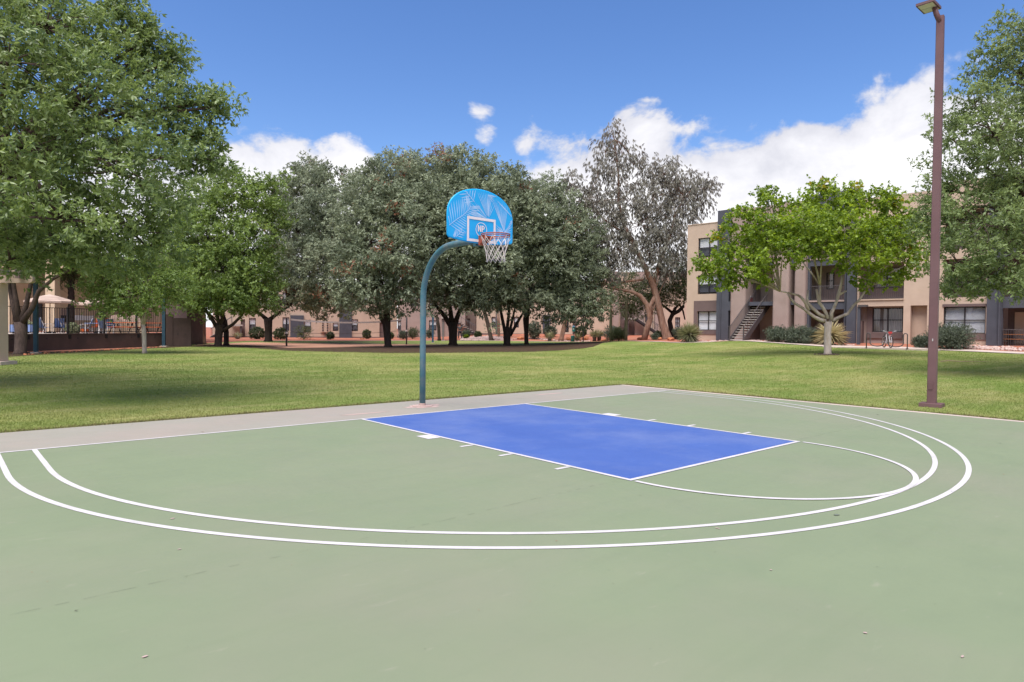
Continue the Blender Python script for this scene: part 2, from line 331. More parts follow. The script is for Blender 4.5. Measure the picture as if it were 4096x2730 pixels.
make_sheet('lawn', [(_zero, _lawnend, 44, 1.2), (_sandend, _lawn2, 14, 1)], M_LAWN)
make_sheet('bare_soil', [(_lawnend, _soilend, 12, 1)], M_SOIL)
make_sheet('sand_pit', [(_soilend, _sandend, 12, 1)], M_SAND)
make_sheet('sidewalk', [(_lawn2, _walk, 3, 1)], M_CONC, lift=.03)
make_sheet('gravel_bed', [(_walk, _dirt, 30, 1.3)], M_DIRT)
def bank():   # skirt closing the terrain sheet down to the ground far out
    pass
# ------------------------------------------------------------------ the court
CX0, CX1, CY0, CY1 = -24., 6.98, -24., 1.72
def court_material(name, c1, c2, c3, f2, mott=.55, rough=.72):
    """acrylic court paint: broad fading, faint roller streaks, sandy grain, small scuffs"""
    mt = bpy.data.materials.new(name); mt.use_nodes = True; nt = mt.node_tree; N = nt.nodes; L = nt.links; b = N['Principled BSDF']; b.inputs['Specular IOR Level'].default_value = .25
    tc = N.new('ShaderNodeTexCoord')
    def nz(sc, d, st=None, rot=0):
        n = N.new('ShaderNodeTexNoise'); n.inputs['Scale'].default_value = sc; n.inputs['Detail'].default_value = d; n.inputs['Roughness'].default_value = .62; src = tc.outputs['Object']
        if st:
            mp = N.new('ShaderNodeMapping'); mp.inputs['Rotation'].default_value = (0, 0, rot); mp.inputs['Scale'].default_value = st; L.new(src, mp.inputs[0]); src = mp.outputs[0]
        L.new(src, n.inputs[0]); return n.outputs['Fac']
    def mr(f, lo, hi, t0, t1):
        r = N.new('ShaderNodeMapRange'); r.inputs['From Min'].default_value = lo; r.inputs['From Max'].default_value = hi; r.inputs['To Min'].default_value = t0; r.inputs['To Max'].default_value = t1; L.new(f, r.inputs['Value']); return r.outputs[0]
    def mix(f, a_, b_, mode='MIX'):
        x = N.new('ShaderNodeMix'); x.data_type = 'RGBA'; x.blend_type = mode
        if isinstance(f, float): x.inputs[0].default_value = f
        else: L.new(f, x.inputs[0])
        for i, q in ((6, a_), (7, b_)):
            if isinstance(q, tuple): x.inputs[i].default_value = (*q, 1)
            else: L.new(q, x.inputs[i])
        return x.outputs[2]
    c = mix(mr(nz(.8, 8), .3, .7, 0, 1), c2, c1)
    c = mix(mr(nz(mott, 6), .42, .70, 0, f2), c, c3)
    c = mix(mr(nz(2.2, 5, (.25, 2.6, 1), .25), .52, .75, 0, .35), c, tuple(x*.86 for x in c1))
    c = mix(mr(nz(9, 8, (.4, 1.5, 1), .9), .64, .72, 0, .35), c, tuple(min(1, x*1.22+.02) for x in c3))
    c = mix(mr(nz(230, 2), .25, .75, .0, .34), c, tuple(x*.62 for x in c2))
    c = mix(mr(nz(46, 3), .70, .74, 0, .5), c, tuple(x*.55 for x in c2))
    L.new(c, b.inputs['Base Color'])
    L.new(mr(nz(3, 4), .3, .7, rough-.1, rough+.12), b.inputs['Roughness'])
    bp = N.new('ShaderNodeBump'); bp.inputs['Strength'].default_value = .25; bp.inputs['Distance'].default_value = .004; L.new(nz(260, 2), bp.inputs['Height']); L.new(bp.outputs[0], b.inputs['Normal'])
    return mt
M_COURT = court_material('green_court_paint', (.194, .231, .141), (.176, .213, .130), (.232, .219, .168), .7, .25)
M_APRON = court_material('dusty_court_paint', (.30, .278, .24), (.26, .25, .206), (.33, .265, .235), .7, .5)
M_KEY = court_material('blue_court_paint', (.062, .118, .345), (.05, .098, .31), (.155, .20, .37), .62, .5)
M_LINE = mat('white_line_paint', (.55, .515, .535), (.48, .45, .465), .75, 14, 6, .1, 90, .2, (.36, .37, .33), 2.6, .5)
court = MB().box(CX0, CX1, CY0, CY1, -.16, 0).build('court', M_COURT, kind='structure')
def sheet(name, pts, mt, z, parent=court): return MB().poly([(x, y, z) for x, y in pts]).build(name, mt, parent)
sheet('apron', [(CX0, .0), (6.75, .0), (6.75, CY1-.02), (CX0, CY1-.02)], M_APRON, .0018)
sheet('bare_edge', [(6.80, CY0), (CX1-.01, CY0), (CX1-.01, CY1-.03), (6.80, CY1-.03)], M_CONC, .0015)
KL, YC, R1, R2, XB1, XB2 = 5.57, -1.4724, 6.005, 6.3208, 6.159, 6.511
LW = .052
sheet('blue_key', [(-1.829, -KL), (1.829, -KL), (1.829, 0), (-1.829, 0)], M_KEY, .002)
def strip(pts, w, z):
    """painted line along pts; w = width, laid inside (to the left of the walk is outside)"""
    mb = MB(); k = len(pts); L_, R_ = [], []
    for i in range(k):
        a = Vector(pts[max(i-1, 0)]); b = Vector(pts[min(i+1, k-1)]); t = (b-a).normalized(); n = Vector((-t.y, t.x)); p = Vector(pts[i])
        L_.append(p+n*w); R_.append(p)
    for i in range(k-1): mb.poly([(*R_[i], z), (*R_[i+1], z), (*L_[i+1], z), (*L_[i], z)])
    return mb
MB().poly([(-XB2-.02, -LW, .004), (XB2, -LW, .004), (XB2, 0, .004), (-XB2-.02, 0, .004)]).build('baseline', M_LINE, court)
key = MB()
for sx in (-1, 1): key.poly([(sx*1.829-(LW if sx > 0 else 0), -KL, .0055), (sx*1.829+(0 if sx > 0 else LW), -KL, .0055), (sx*1.829+(0 if sx > 0 else LW), -LW, .0055), (sx*1.829-(LW if sx > 0 else 0), -LW, .0055)])
key.poly([(-1.829+LW, -KL, .0055), (1.829-LW, -KL, .0055), (1.829-LW, -KL+LW, .0055), (-1.829+LW, -KL+LW, .0055)])
key.build('key_line', M_LINE, court)
def arc3(R, XB, name, z):
    pts = [(-XB, -LW), (-XB, YC*.5)] + [((R+(XB-R)*abs(math.cos(a))**3)*math.cos(a), YC+R*math.sin(a)) for a in np.linspace(PI*1.0, 2*PI, 120)] + [(XB, YC*.5), (XB, -LW)]
    strip(pts, LW, z).build(name, M_LINE, court)
arc3(R1, XB1, 'three_point_line', .004); arc3(R2, XB2, 'three_point_line', .004)
fr = strip([(1.829*math.cos(a), -KL-.075+1.829*math.sin(a)) for a in np.linspace(PI-.02, 2*PI+.02, 70)], LW, .0068); fr.build('free_throw_circle', M_LINE, court)
def lane_marks():
    for sx in (-1, 1):
        for (y, wd) in ((-2.15, .30), (-3.02, .055), (-3.78, .055), (-4.72, .055)):
            a, b = sorted((sx*1.832, sx*2.03)); MB().poly([(a, y-wd/2, .004), (b, y-wd/2, .004), (b, y+wd/2, .004), (a, y+wd/2, .004)]).build('lane_mark', M_LINE, court)
lane_marks()
M_CRACK = mat('crack', (.085, .095, .07), rough=1)
def gpt(u, v): d = ray(u, v); t = -CAM[2]/d[2]; return CAM+d*t
def crack():
    a, b = gpt(40, 2463), gpt(3900, 1600); n = 210; mb = MB(); t = (b-a)[:2]; t /= np.linalg.norm(t); nn = np.array([-t[1], t[0]])
    b = np.array([6.7, a[1]+(6.7-a[0])*t[1]/t[0], 0])
    off = np.cumsum(rng.normal(0, .004, n+1)); off -= np.linspace(off[0], off[-1], n+1)
    for i in range(n):
        if rng.random() < .42: continue
        p = a[:2]+(b-a)[:2]*i/n+nn*off[i]; q = a[:2]+(b-a)[:2]*(i+1)/n+nn*off[i+1]
        w = .0010*rng.uniform(.3, 1.3)
        mb.poly([(*(p-nn*w), .0032), (*(q-nn*w), .0032), (*(q+nn*w), .0032), (*(p+nn*w), .0032)])
    mb.build('hairline_crack', M_CRACK, court)
crack()
M_SCAR = mat('bare_concrete_scar', (.42, .30, .27), (.36, .27, .245), .9, 6)
def scar(cx, cy, rx, ry, seed, name='worn_patch', z=.0042, mt=None, n=22):
    r = random.Random(seed); MB().poly([(cx+rx*math.cos(a)*(q := r.uniform(.7, 1.15)), cy+ry*math.sin(a)*q, z) for a in [2*PI*i/n for i in range(n)]]).build(name, mt or M_SCAR, court)
scar(-.03, .82, .42, .26, 1); scar(3.6, 1.1, .5, .07, 3); scar(-1.4, .55, .55, .05, 4)
for i, (u, v, rx, ry) in enumerate([(580, 2630, .022, .016), (690, 2077, .03, .02), (716, 2200, .025, .012), (3347, 2062, .06, .035), (3084, 2283, .016, .012), (3460, 2535, .016, .016), (3850, 2630, .03, .01), (2871, 2116, .012, .04)]):
    g = gpt(u, v); scar(g[0], g[1], rx*.6, ry*.6, 10+i, 'paint_chip', .0052, M_SCAR if i not in (3,) else mat('scuff', (.13, .15, .115), rough=.8), 9)
# ------------------------------------------------------------------ basketball hoop
def plane_y(u, v, y): d = ray(u, v); t = (y-CAM[1])/d[1]; q = CAM+t*d; return q[0], q[2]
def hoop():
    t = thing('basketball_hoop', 'basketball goal with bright blue fan backboard on a curved teal pole', 'basketball hoop', (-.03, .86, 0))
    X0, Y0 = -.03, .86
    loc = lambda x, y, z: (x-X0, y-Y0, z)
    path = [(0, 0, -.1), (0, 0, 1.0), (0, 0, 2.05)]
    c = (-.93, 2.05)                                    # bend
    for k in range(1, 15): a = k/14*math.radians(88); path.append((0, -.93+.93*math.cos(a), 2.05+.94*math.sin(a)))
    path += [(0, -1.25, 3.0), (0, -1.62, 3.005)]
    MB().tube(path, .0575, 20).build('pole', M_TEAL, t, True)
    MB().lathe([(.20, .0), (.20, .012), (.065, .014), (.062, .05), (.058, .055)], (0, 0, .004), 20).build('base_collar', M_SCAR, t)
    MB().box(-.30, .30, -1.685, -1.65, 2.98, 3.04).box(-.04, .04, -1.66, -1.58, 2.90, 3.45).box(-.25, .25, -1.685, -1.655, 3.38, 3.42).build('bracket', M_TEAL, t)
    yb = -.92
    # outline of the fan board (x, z)
    cx = -.048; hw = .695
    out = []
    for k in range(0, 25):
        a = PI*k/24; out.append((cx+hw*math.cos(a)*(1 if abs(math.cos(a)) < .98 else 1), 3.375+.455*math.sin(a)**.92))
    low = [(-hw, 3.02), (-hw+.02, 2.995), (-.45, 2.962), (-.2, 2.944), (0, 2.94), (.2, 2.944), (.45, 2.962), (hw-.02, 2.995), (hw, 3.02)]
    out += [(cx+a, b) for a, b in low]
    M_BOARD = mat('backboard_blue', (.004, .40, .84), (.004, .37, .80), .38, 3, 4, .03, 40, .4)
    M_FROND = mat('frond_print', (.40, .62, .92), (.34, .57, .88), .45, 4)
    M_WHITE = mat('white_print', (.80, .74, .78), (.74, .69, .72), .5, 5)
    bd = MB().prism([(x-X0, z) for x, z in out], yb-Y0, yb-Y0+.035).build('backboard', M_BOARD, t)
    # rim lip round the edge
    MB().tube([(x-X0, yb-Y0+.016, z) for x, z in out+[out[0]]], .016, 6, False).build('board_edge', M_BOARD, bd, True)
    # palm frond print
    def inside(x, z):
        r = False; n = len(out)
        for i in range(n):
            x1, z1 = out[i]; x2, z2 = out[(i+1) % n]
            if (z1 > z) != (z2 > z) and x < (x2-x1)*(z-z1)/(z2-z1)+x1: r = not r
        return r
    fm = MB(); yf = yb-Y0-.007; lay = [0]
    sq = (-.362, .256, 2.95, 3.366)
    def blocked(x, z): return (not inside(x, z)) or (sq[0] < x < sq[1] and sq[2] < z < sq[3])
    def blade(x0, z0, x1, z1, w):
        n = 10; pts = [(x0+(x1-x0)*i/n, z0+(z1-z0)*i/n) for i in range(n+1)]; dx, dz = x1-x0, z1-z0; l = math.hypot(dx, dz) or 1; nx, nz = -dz/l, dx/l
        lay[0] += 1; yl = yb-Y0-.0015-lay[0]*1.8e-5
        wd = lambda s: w*min(1, 1.6*s+.25)*(1-s**3)**.8
        for i in range(n):
            (a, b), (c, d) = pts[i], pts[i+1]; w0, w1 = wd(i/n), wd((i+1)/n)
            q = [(a+nx*w0, b+nz*w0), (c+nx*w1, d+nz*w1), (c-nx*w1, d-nz*w1), (a-nx*w0, b-nz*w0)]
            if any(blocked(*p_) for p_ in q): continue
            fm.poly([(x-X0, yl, z) for x, z in q])
    Z = lambda x, y: plane_y(1750+x*.2297, 720+y*.2297, yb)     # marks read off the board's face
    def frond(stem, n, len0, len1, angL, angR, w=.011):
        st = [Z(*p_) for p_ in stem]
        for i in range(len(st)-1): blade(*st[i], *st[i+1], .006) if False else None
        def at(s):
            k = s*(len(st)-1); i = min(int(k), len(st)-2); f = k-i; return (st[i][0]+(st[i+1][0]-st[i][0])*f, st[i][1]+(st[i+1][1]-st[i][1])*f)
        for i in range(12):
            a, b = at(i/12), at((i+1)/12)
            if not blocked(*a) and not blocked(*b):
                dx, dz = b[0]-a[0], b[1]-a[1]; l = math.hypot(dx, dz) or 1; nx, nz = -dz/l*.006, dx/l*.006
                fm.poly([(x-X0, yb-Y0-.0062, z) for x, z in ((a[0]+nx, a[1]+nz), (b[0]+nx, b[1]+nz), (b[0]-nx, b[1]-nz), (a[0]-nx, a[1]-nz))])
        for i in range(n):
            s = (i+.5)/n; a = at(s); b = at(min(1, s+.04)); c_ = at(max(0, s-.04)); d = math.atan2(b[1]-c_[1], b[0]-c_[0]); L_ = len0+(len1-len0)*s
            for sg, an in ((1, angL), (-1, angR)):
                if an is None: continue
                e = d+sg*math.radians(an*(1-.25*s)); blade(*a, a[0]+L_*math.cos(e), a[1]+L_*math.sin(e), w)
    frond([(200, 790), (330, 690), (450, 610), (540, 520), (580, 455)], 15, .34, .22, 68, 62, .0085)
    frond([(640, 390), (580, 310), (505, 220), (470, 170)], 6, .22, .16, 60, 62, .0085)
    frond([(250, 1040), (300, 1010), (420, 900)], 7, .20, .10, 40, 55, .008)
    # fan palm leaves: rays from one point
    def fan(c_, rays, r0, w=.0058):
        x0, z0 = Z(*c_)
        for (x, y) in rays: x1, z1 = Z(x, y); blade(x0+(x1-x0)*r0, z0+(z1-z0)*r0, x1, z1, w)
    fan((880, 690), [(560+i*22, 560-i*22) for i in range(3)] + [(545, 500), (550, 380), (640, 390), (690, 420)] + [(690+i*33, 190+abs(i-4)*5) for i in range(0, 9)] + [(870+i*30, 260+i*48) for i in range(0, 5)] + [(560, 600), (570, 570)], .12)
    fan((1160, 920), [(1005+i*31, 350+i*8+(i % 2)*25) for i in range(8)] + [(930+i*30, 300+i*25) for i in range(3)], .05)
    fan((1150, 915), [(1010, 780), (1005, 830), (1008, 860), (1010, 890), (1100, 850), (1080, 820), (1290, 880), (1300, 820), (1300, 760), (1290, 930), (1230, 870)], .05, .007)
    fan((1330, 690), [(1250, 740), (1240, 780), (1215, 830), (1210, 900), (1000, 330), (1100, 420), (1040, 360)], .04)
    fan((1180, 1120), [(1010, 1040), (1060, 1000), (1110, 990), (1160, 990), (1220, 1000), (1280, 1040), (1295, 1010)], .05)
    fan((870, 260), [(1000, 380), (980, 330), (1010, 310), (1040, 300), (960, 400)], .05, .006)
    fm.build('palm_print', M_FROND, bd)
    q = MB(); b_ = .045
    for (x0, x1, z0, z1) in ((sq[0], sq[1], sq[3]-b_, sq[3]), (sq[0], sq[1], sq[2], sq[2]+b_), (sq[0], sq[0]+b_, sq[2]+b_, sq[3]-b_), (sq[1]-b_, sq[1], sq[2]+b_, sq[3]-b_)):
        q.poly([(x-X0, yf-.001, z) for x, z in ((x0, z0), (x1, z0), (x1, z1), (x0, z1))])
    q.build('target_square', M_WHITE, bd)
    ccx, ccz, cr_ = -.056, 3.163, .122; q = MB()
    for i in range(40):
        a0, a1 = 2*PI*i/40, 2*PI*(i+1)/40
        q.poly([(ccx-X0+r*math.cos(a), yf-.001, ccz+r*math.sin(a)) for r, a in ((cr_, a0), (cr_, a1), (cr_-.011, a1), (cr_-.011, a0))])
    q.build('emblem_ring', M_WHITE, bd)
    # letters
    def pl(pts): 
        MBL.poly([(ccx+x-X0, yf-.001, 3.128+z) for x, z in pts])
    MBL = MB(); h = .105; s = .021
    x0 = -.077
    pl([(x0, 0), (x0+s, 0), (x0+s, h), (x0, h)]); pl([(x0+.052, 0), (x0+.052+s, 0), (x0+.052+s, h), (x0+.052, h)]); pl([(x0+s, h), (x0+s, h-.036), (x0+.052, 0), (x0+.052, .036)])
    MBL.build('letter_n', M_WHITE, bd)
    MBL = MB(); x1 = .006
    pl([(x1, 0), (x1+s, 0), (x1+s, h), (x1, h)])
    cxp, czp, ro, ri = x1+s+.010, h-.033, .033, .0135
    pl([(x1+s, h), (x1+s, h-.0195), (cxp, h-.0195), (cxp, h)]); pl([(x1+s, h-.0465), (x1+s, h-.066), (cxp, h-.066), (cxp, h-.0465)])
    for i in range(8):
        a0, a1 = PI/2-PI*i/8, PI/2-PI*(i+1)/8; pl([(cxp+ro*math.cos(a0), czp+ro*math.sin(a0)), (cxp+ro*math.cos(a1), czp+ro*math.sin(a1)), (cxp+ri*math.cos(a1), czp+ri*math.sin(a1)), (cxp+ri*math.cos(a0), czp+ri*math.sin(a0))])
    MBL.build('letter_p', M_WHITE, bd)
    # rim with bracket, hooks and net
    M_RIM = mat('rim_orange', (.36, .095, .055), (.27, .068, .044), .5, 8, 5, .1, 60, .3)
    M_NET = mat('net_cord', (.66, .60, .57), (.55, .49, .47), .9, 8)
    hx, hy, hz, R = -.045-X0, -1.29-Y0, 3.048, .2286+.008
    rim = MB().ring((hx, hy, hz), (0, 0, 1), R, .009, 40, 8).ring((hx, hy, hz-.026), (0, 0, 1), R, .008, 40, 8).build('rim', M_RIM, t, True)
    yb2 = yb-Y0
    MB().box(hx-.07, hx+.07, yb2-.045, yb2-.004, hz-.15, hz+.012).box(hx-.075, hx+.075, yb2-.15, yb2-.0445, hz-.012, hz+.006).build('mounting_plate', M_RIM, rim)
    for sx in (-1, 1):
        MB().prism([(0, hz-.13), (0, hz-.012), (-.20, hz-.012), (-.20, hz-.03)], 0, .008, lambda y, x, z: (hx+sx*.07+x*-sx, yb2-.044+y, z)).build('gusset', M_RIM, rim)
    K = 12
    hook = MB().tube([(0, 0, 0), (.012, 0, -.012), (.006, 0, -.032), (-.006, 0, -.026)], .003, 5).mesh('net_hook', M_NET)
    for i in range(K):
        a = 2*PI*i/K+.13; link('net_hook', hook, rim, loc=(hx+R*math.cos(a), hy+R*math.sin(a), hz-.024), rz=a)
    net = MB(); prof = [(R, -.045), (.205, -.14), (.178, -.23), (.162, -.31), (.155, -.38), (.16, -.445)]
    rj = random.Random(4)
    for i in range(K):
        for sg in (-1, 1):
            pts = []
            for k, (r, z) in enumerate(prof):
                a = 2*PI*(i+sg*k*.5)/K+.13; j = .008 if 0 < k else 0
                pts.append((hx+(r+rj.uniform(-j, j))*math.cos(a)+.012*k/5, hy+(r+rj.uniform(-j, j))*math.sin(a), hz+z+rj.uniform(-j, j)))
            net.tube(pts, .0042, 5)
        for k in range(1, len(prof)):
            r, z = prof[k]; a = 2*PI*(i+k*.5)/K+.13; net.ring((hx+r*math.cos(a)+.012*k/5, hy+r*math.sin(a), hz+z), (0, 0, 1), .004, .005, 6, 4)
    net.build('net', M_NET, t, True)
    return t
hoop()
# ------------------------------------------------------------------ light pole at the court edge
def light_pole():
    g = gpt(3727, 1622); x, y = float(g[0]), float(g[1])
    z0 = float(Tz([x, y])[0])
    RZ = math.radians(-83)
    t = thing('light_pole', 'tall square bronze light pole with tilted flat lamp head beside the court', 'light pole', (x, y, z0), RZ)
    D = float((np.array([x, y, 0])-CAM)@AF)
    ht = float(P(3747, 82, D)[2])-z0
    MB().box(-.20, .20, -.20, .20, -.06, .075).build('base_cover', M_BRONZE, t)
    pm = MB(); b = .012; w0, w1 = .081, .067
    for z, w in ((.07, w0), (ht, w1)):
        for (sx, sy) in ((-1, -1), (1, -1), (1, 1), (-1, 1)):
            first = (w*sx, (w-b)*sy) if sx*sy > 0 else ((w-b)*sx, w*sy); second = ((w-b)*sx, w*sy) if sx*sy > 0 else (w*sx, (w-b)*sy)
            pm.v += [(first[0], first[1], z), (second[0], second[1], z)]
    for i in range(8): pm.f.append((i, (i+1) % 8, 8+(i+1) % 8, 8+i))
    pm.f += [tuple(range(7, -1, -1)), tuple(range(8, 16))]
    pole = pm.build('pole', M_BRONZE, t)
    MB().box(-.055, .025, -w0-.012, -w0+.005, .36, .50).build('hand_hole_cover', M_BRONZE, pole)
    MB().box(-.005, .011, -w0-.006, -w0+.005, 1.35, 1.40).build('sticker', M_LINE, pole)
    # head: thin flat box reaching out over the court
    zh = z0+ht+.20; cs = []
    for (u, v) in ((3661, 28), (3733, 5), (3768, 36), (3696, 58)):
        d = ray(u, v); k = (zh-CAM[2])/d[2]; q = CAM+d*k; cs.append(np.array([q[0], q[1], zh]))
    o_ = (cs[0]+cs[1]+cs[2]+cs[3])/4; ex = unit(cs[1]-cs[0]); ey = unit(np.cross([0, 0, 1.], ex)); lx = np.linalg.norm(cs[1]-cs[0])/2; ly = abs((cs[2]-cs[1])@ey)/2
    R_ = Matrix.Rotation(RZ, 4, 'Z').inverted(); lo = R_ @ Vector(o_-np.array([x, y, z0]))
    ho = MB().box(-lx, lx, -ly, ly, 0, .05).build('lamp_head', M_BRONZE, t); ho.location = lo; ho.rotation_euler = (0, 0, math.atan2(ex[1], ex[0])-RZ)
    M_LENS = mat('lamp_lens', (.62, .62, .58), (.55, .56, .53), .3, 5)
    MB().box(-lx+.03, lx-.03, -ly+.03, -.008, -.006, -.0005).build('lens', M_LENS, ho); MB().box(-lx+.03, lx-.03, .008, ly-.03, -.006, -.0005).build('lens', M_LENS, ho)
    MB().tube([(0, -.03, ht-.12), (lo.x*.35, lo.y*.35, ht+.06), (lo.x*.55, lo.y*.55, ht+.22)], [.055, .05, .045], 10).build('arm', M_BRONZE, t, True)
    return t
light_pole()
# ------------------------------------------------------------------ foliage engine
def leaf_mesh(name, base, d, n, L, Wd, tint, mt, fold=.25):
    N_ = len(base); s = unit(np.cross(d, n)); n2 = np.cross(s, d)
    L = L[:, None]; Wd = Wd[:, None]
    mid = base+d*L*.48
    v = np.empty((N_, 4, 3)); v[:, 0] = base; v[:, 1] = mid+s*Wd+n2*Wd*fold; v[:, 2] = base+d*L-n2*L*.08; v[:, 3] = mid-s*Wd+n2*Wd*fold
    me = bpy.data.meshes.new(name); me.vertices.add(N_*4); me.vertices.foreach_set('co', v.reshape(-1).astype(np.float32))
    idx = (np.arange(N_)*4)[:, None]+np.array([0, 1, 2, 0, 2, 3])[None]
    me.loops.add(N_*6); me.loops.foreach_set('vertex_index', idx.reshape(-1).astype(np.int32))
    me.polygons.add(N_*2); me.polygons.foreach_set('loop_start', (np.arange(N_*2)*3).astype(np.int32)); me.polygons.foreach_set('loop_total', np.full(N_*2, 3, np.int32))
    me.update(calc_edges=True)
    a = me.attributes.new('tint', 'FLOAT', 'POINT'); a.data.foreach_set('value', np.repeat(tint, 4).astype(np.float32))
    me.materials.append(mt); return me
def spray(centres, outs, crad, ntw, k, L, Wd, droop=0., tintc=None, spread=.9, twig=.35, flat=.75, upn=.5, tvar=.22, odd=0):
    """leaves on twig tips gathered in clumps; centres (n,3), outs (n,3) outward, crad clump radius"""
    n = len(centres); crad = np.broadcast_to(crad, (n,))
    c = np.repeat(centres, ntw, 0); o = np.repeat(outs, ntw, 0); r = np.repeat(crad, ntw)[:, None]
    g = unit(rng.normal(size=c.shape))*rng.random((len(c), 1))**.45
    tip = c+g*r*np.array([1, 1, flat])+o*r*.35
    td = unit(o*.55+g*.7+rng.normal(size=c.shape)*.35+np.array([0, 0, .15-droop]))
    tip = np.repeat(tip, k, 0); td = np.repeat(td, k, 0)
    s = rng.random((len(tip), 1)); base = tip-td*s*twig*np.repeat(np.repeat(crad, ntw), k)[:, None]
    ld = unit(td*(.75-.25*s)+unit(rng.normal(size=td.shape))*spread+np.array([0, 0, -droop]))
    gg = np.repeat(g, k, 0)
    nn = unit(rng.normal(size=td.shape)*.55+np.array([0, 0, upn])+gg*.75+np.repeat(np.repeat(outs, ntw, 0), k, 0)*.25)
    m_ = len(base); tc = rng.random(n) if tintc is None else tintc
    tt = np.clip(np.repeat(np.repeat(tc, ntw), k)*.55+.2+rng.normal(0, tvar, m_)*.6, 0, .97)
    if odd: tt = np.where(np.repeat(np.repeat(rng.random(n) < odd, ntw), k) & (rng.random(m_) < .45), 1.0, tt)
    sz = rng.uniform(.65, 1.2, m_)
    return base, ld, nn, L*sz, Wd*sz*rng.uniform(.8, 1.2, m_), tt
def lobe_points(c, rad, n, inner=.25, lo=.72, bottom=-.8):
    i = np.arange(n)+.5; z = 1-2*i/n; z = z*(1-.0); th = PI*(1+5**.5)*i+rng.random()*6
    d = np.stack([np.sqrt(1-z*z)*np.cos(th), np.sqrt(1-z*z)*np.sin(th), z], 1)+rng.normal(0, .16, (n, 3)); d = unit(d); d = d[d[:, 2] > bottom]
    q = np.where(rng.random(len(d)) < inner, rng.uniform(.3, lo, len(d)), rng.uniform(lo, 1.03, len(d)))[:, None]
    return c+d*q*rad, unit(d/rad)
def px_lobes(lobes, D, deep=1.0, scale=1.):
    """(u, v, ru, rv, dd) read in the photograph -> ellipsoids at the tree's distance, as deep as they are wide"""
    res = []
    for l in lobes:
        u, v, ru, rv = l[:4]; dd = l[4] if len(l) > 4 else 0; d = D+dd
        res.append((P(u, v, d), np.array([ru*px(d)*scale, rv*px(d)*scale, ru*px(d)*deep*scale])))
    return res
def to_world(rad):      # ellipsoid radii (right, up, deep) as a matrix diag in the horizontal view frame
    return np.stack([HR*rad[0], HF*rad[2], np.array([0, 0, 1.])*rad[1]], 0)
def bez(a, b, c, n=6): return [tuple(((1-t)**2)*np.array(a)+2*t*(1-t)*np.array(b)+t*t*np.array(c)) for t in np.linspace(0, 1, n)]
def tree(name, label, D, base, trunks, lobes, lm, bark, leaf=(.12, .028), clump=.55, dens=1.0, ntw=9, k=6, droop=0., group=None, cat='tree', limb=.09, deep=1.0, dd_extra=True, inner=.25, bottom=-.75, odd=0, flare=1.35, spread=.9, upn=.5, twigs=True, flat=.75, lobepts=None, limbs=True):
    """trunks: list of (points, radii) in world metres; lobes: ellipsoids of the crown"""
    t = thing(name, label, cat, base, 0, group); b0 = np.array(base)
    tm = MB()
    for pts, rad in trunks: tm.tube([np.array(p)-b0 for p in pts], rad, 10)
    tm.build('trunk', bark, t, True)
    bm_ = MB(); Bs = []
    tops = [np.array(pts[-1]) for pts, r in trunks]
    for (c, rad) in lobes:
        A = to_world(rad); r3 = float(np.mean(rad))
        n = max(6, int(dens*7.5*(rad[0]*rad[1]+rad[0]*rad[2]+rad[1]*rad[2])/3/(clump*clump)))
        d, o = lobe_points(np.zeros(3), np.ones(3), n, inner, bottom=bottom)
        cen = c+d@A; ow = unit(d@np.linalg.inv(A).T)
        q = tops[int(np.argmin([np.linalg.norm(tp-c) for tp in tops]))]
        if limbs:
            mid = (q+c)/2+np.array([0, 0, .12*np.linalg.norm(c-q)]) if c[2] > q[2] else (q+c)/2+np.array([0, 0, .25*np.linalg.norm(c-q)])
            bm_.tube([np.array(p)-b0 for p in bez(q, mid, c, 6)], list(np.linspace(limb, limb*.35, 6)), 6)
            if twigs:
                for j in range(0, len(cen), 2):
                    e = cen[j]; mm = c+(e-c)*.5+rng.normal(0, .08, 3)*r3+np.array([0, 0, .06*r3]); bm_.tube([np.array(p)-b0 for p in bez(c+(e-c)*.05, mm, e, 4)], [limb*.3, limb*.22, limb*.15, limb*.08], 4)
        lowf = np.clip((d[:, 2]*.5+.5), 0, 1)
        tc = np.clip(.25+.5*lowf*0+rng.random(len(cen))*.75, 0, 1)
        Bs.append(spray(cen-b0, ow, clump*rng.uniform(.7, 1.25, len(cen)), ntw, k, leaf[0], leaf[1], droop, tc, spread, odd=odd, upn=upn, flat=flat))
    if limbs: bm_.build('branch', bark, t, True)
    cat_ = [np.concatenate([b[i] for b in Bs]) for i in range(6)]
    me = leaf_mesh('crown', *cat_, lm); link('crown', me, t)
    TRI[0] += len(cat_[0])*2
    return t
TRI = [0]
LM_ASHN = leaf_mat('ash_leaf', (.058, .105, .038), (.285, .38, .13), trans=.4, rough=.38, spec=.55)
LM_ASH = leaf_mat('green_leaf', (.07, .125, .035), (.27, .37, .10), trans=.4)
LM_OAK = leaf_mat('grey_green_leaf', (.068, .094, .056), (.335, .38, .25), (.28, .13, .075), trans=.3, rough=.5, spec=.3)
LM_EUC = leaf_mat('eucalyptus_leaf', (.115, .085, .068), (.315, .315, .26), trans=.35)
LM_MES = leaf_mat('mesquite_leaf', (.06, .085, .03), (.15, .18, .07), trans=.3)
LM_CIT = leaf_mat('bright_leaf', (.06, .125, .016), (.33, .45, .065), (.40, .34, .05), trans=.5)
LM_RIGHT = leaf_mat('mid_green_leaf', (.075, .12, .045), (.29, .37, .15), trans=.4)
LM_SHRUB = leaf_mat('shrub_leaf', (.035, .055, .022), (.10, .125, .05), trans=.2)
LM_SAGE = leaf_mat('sage_leaf', (.055, .075, .05), (.135, .16, .105), trans=.2)
LM_YUC = leaf_mat('yucca_leaf', (.11, .125, .065), (.36, .36, .20), trans=.15)
LM_PALM = leaf_mat('palm_leaf', (.04, .06, .02), (.12, .15, .05), trans=.2)
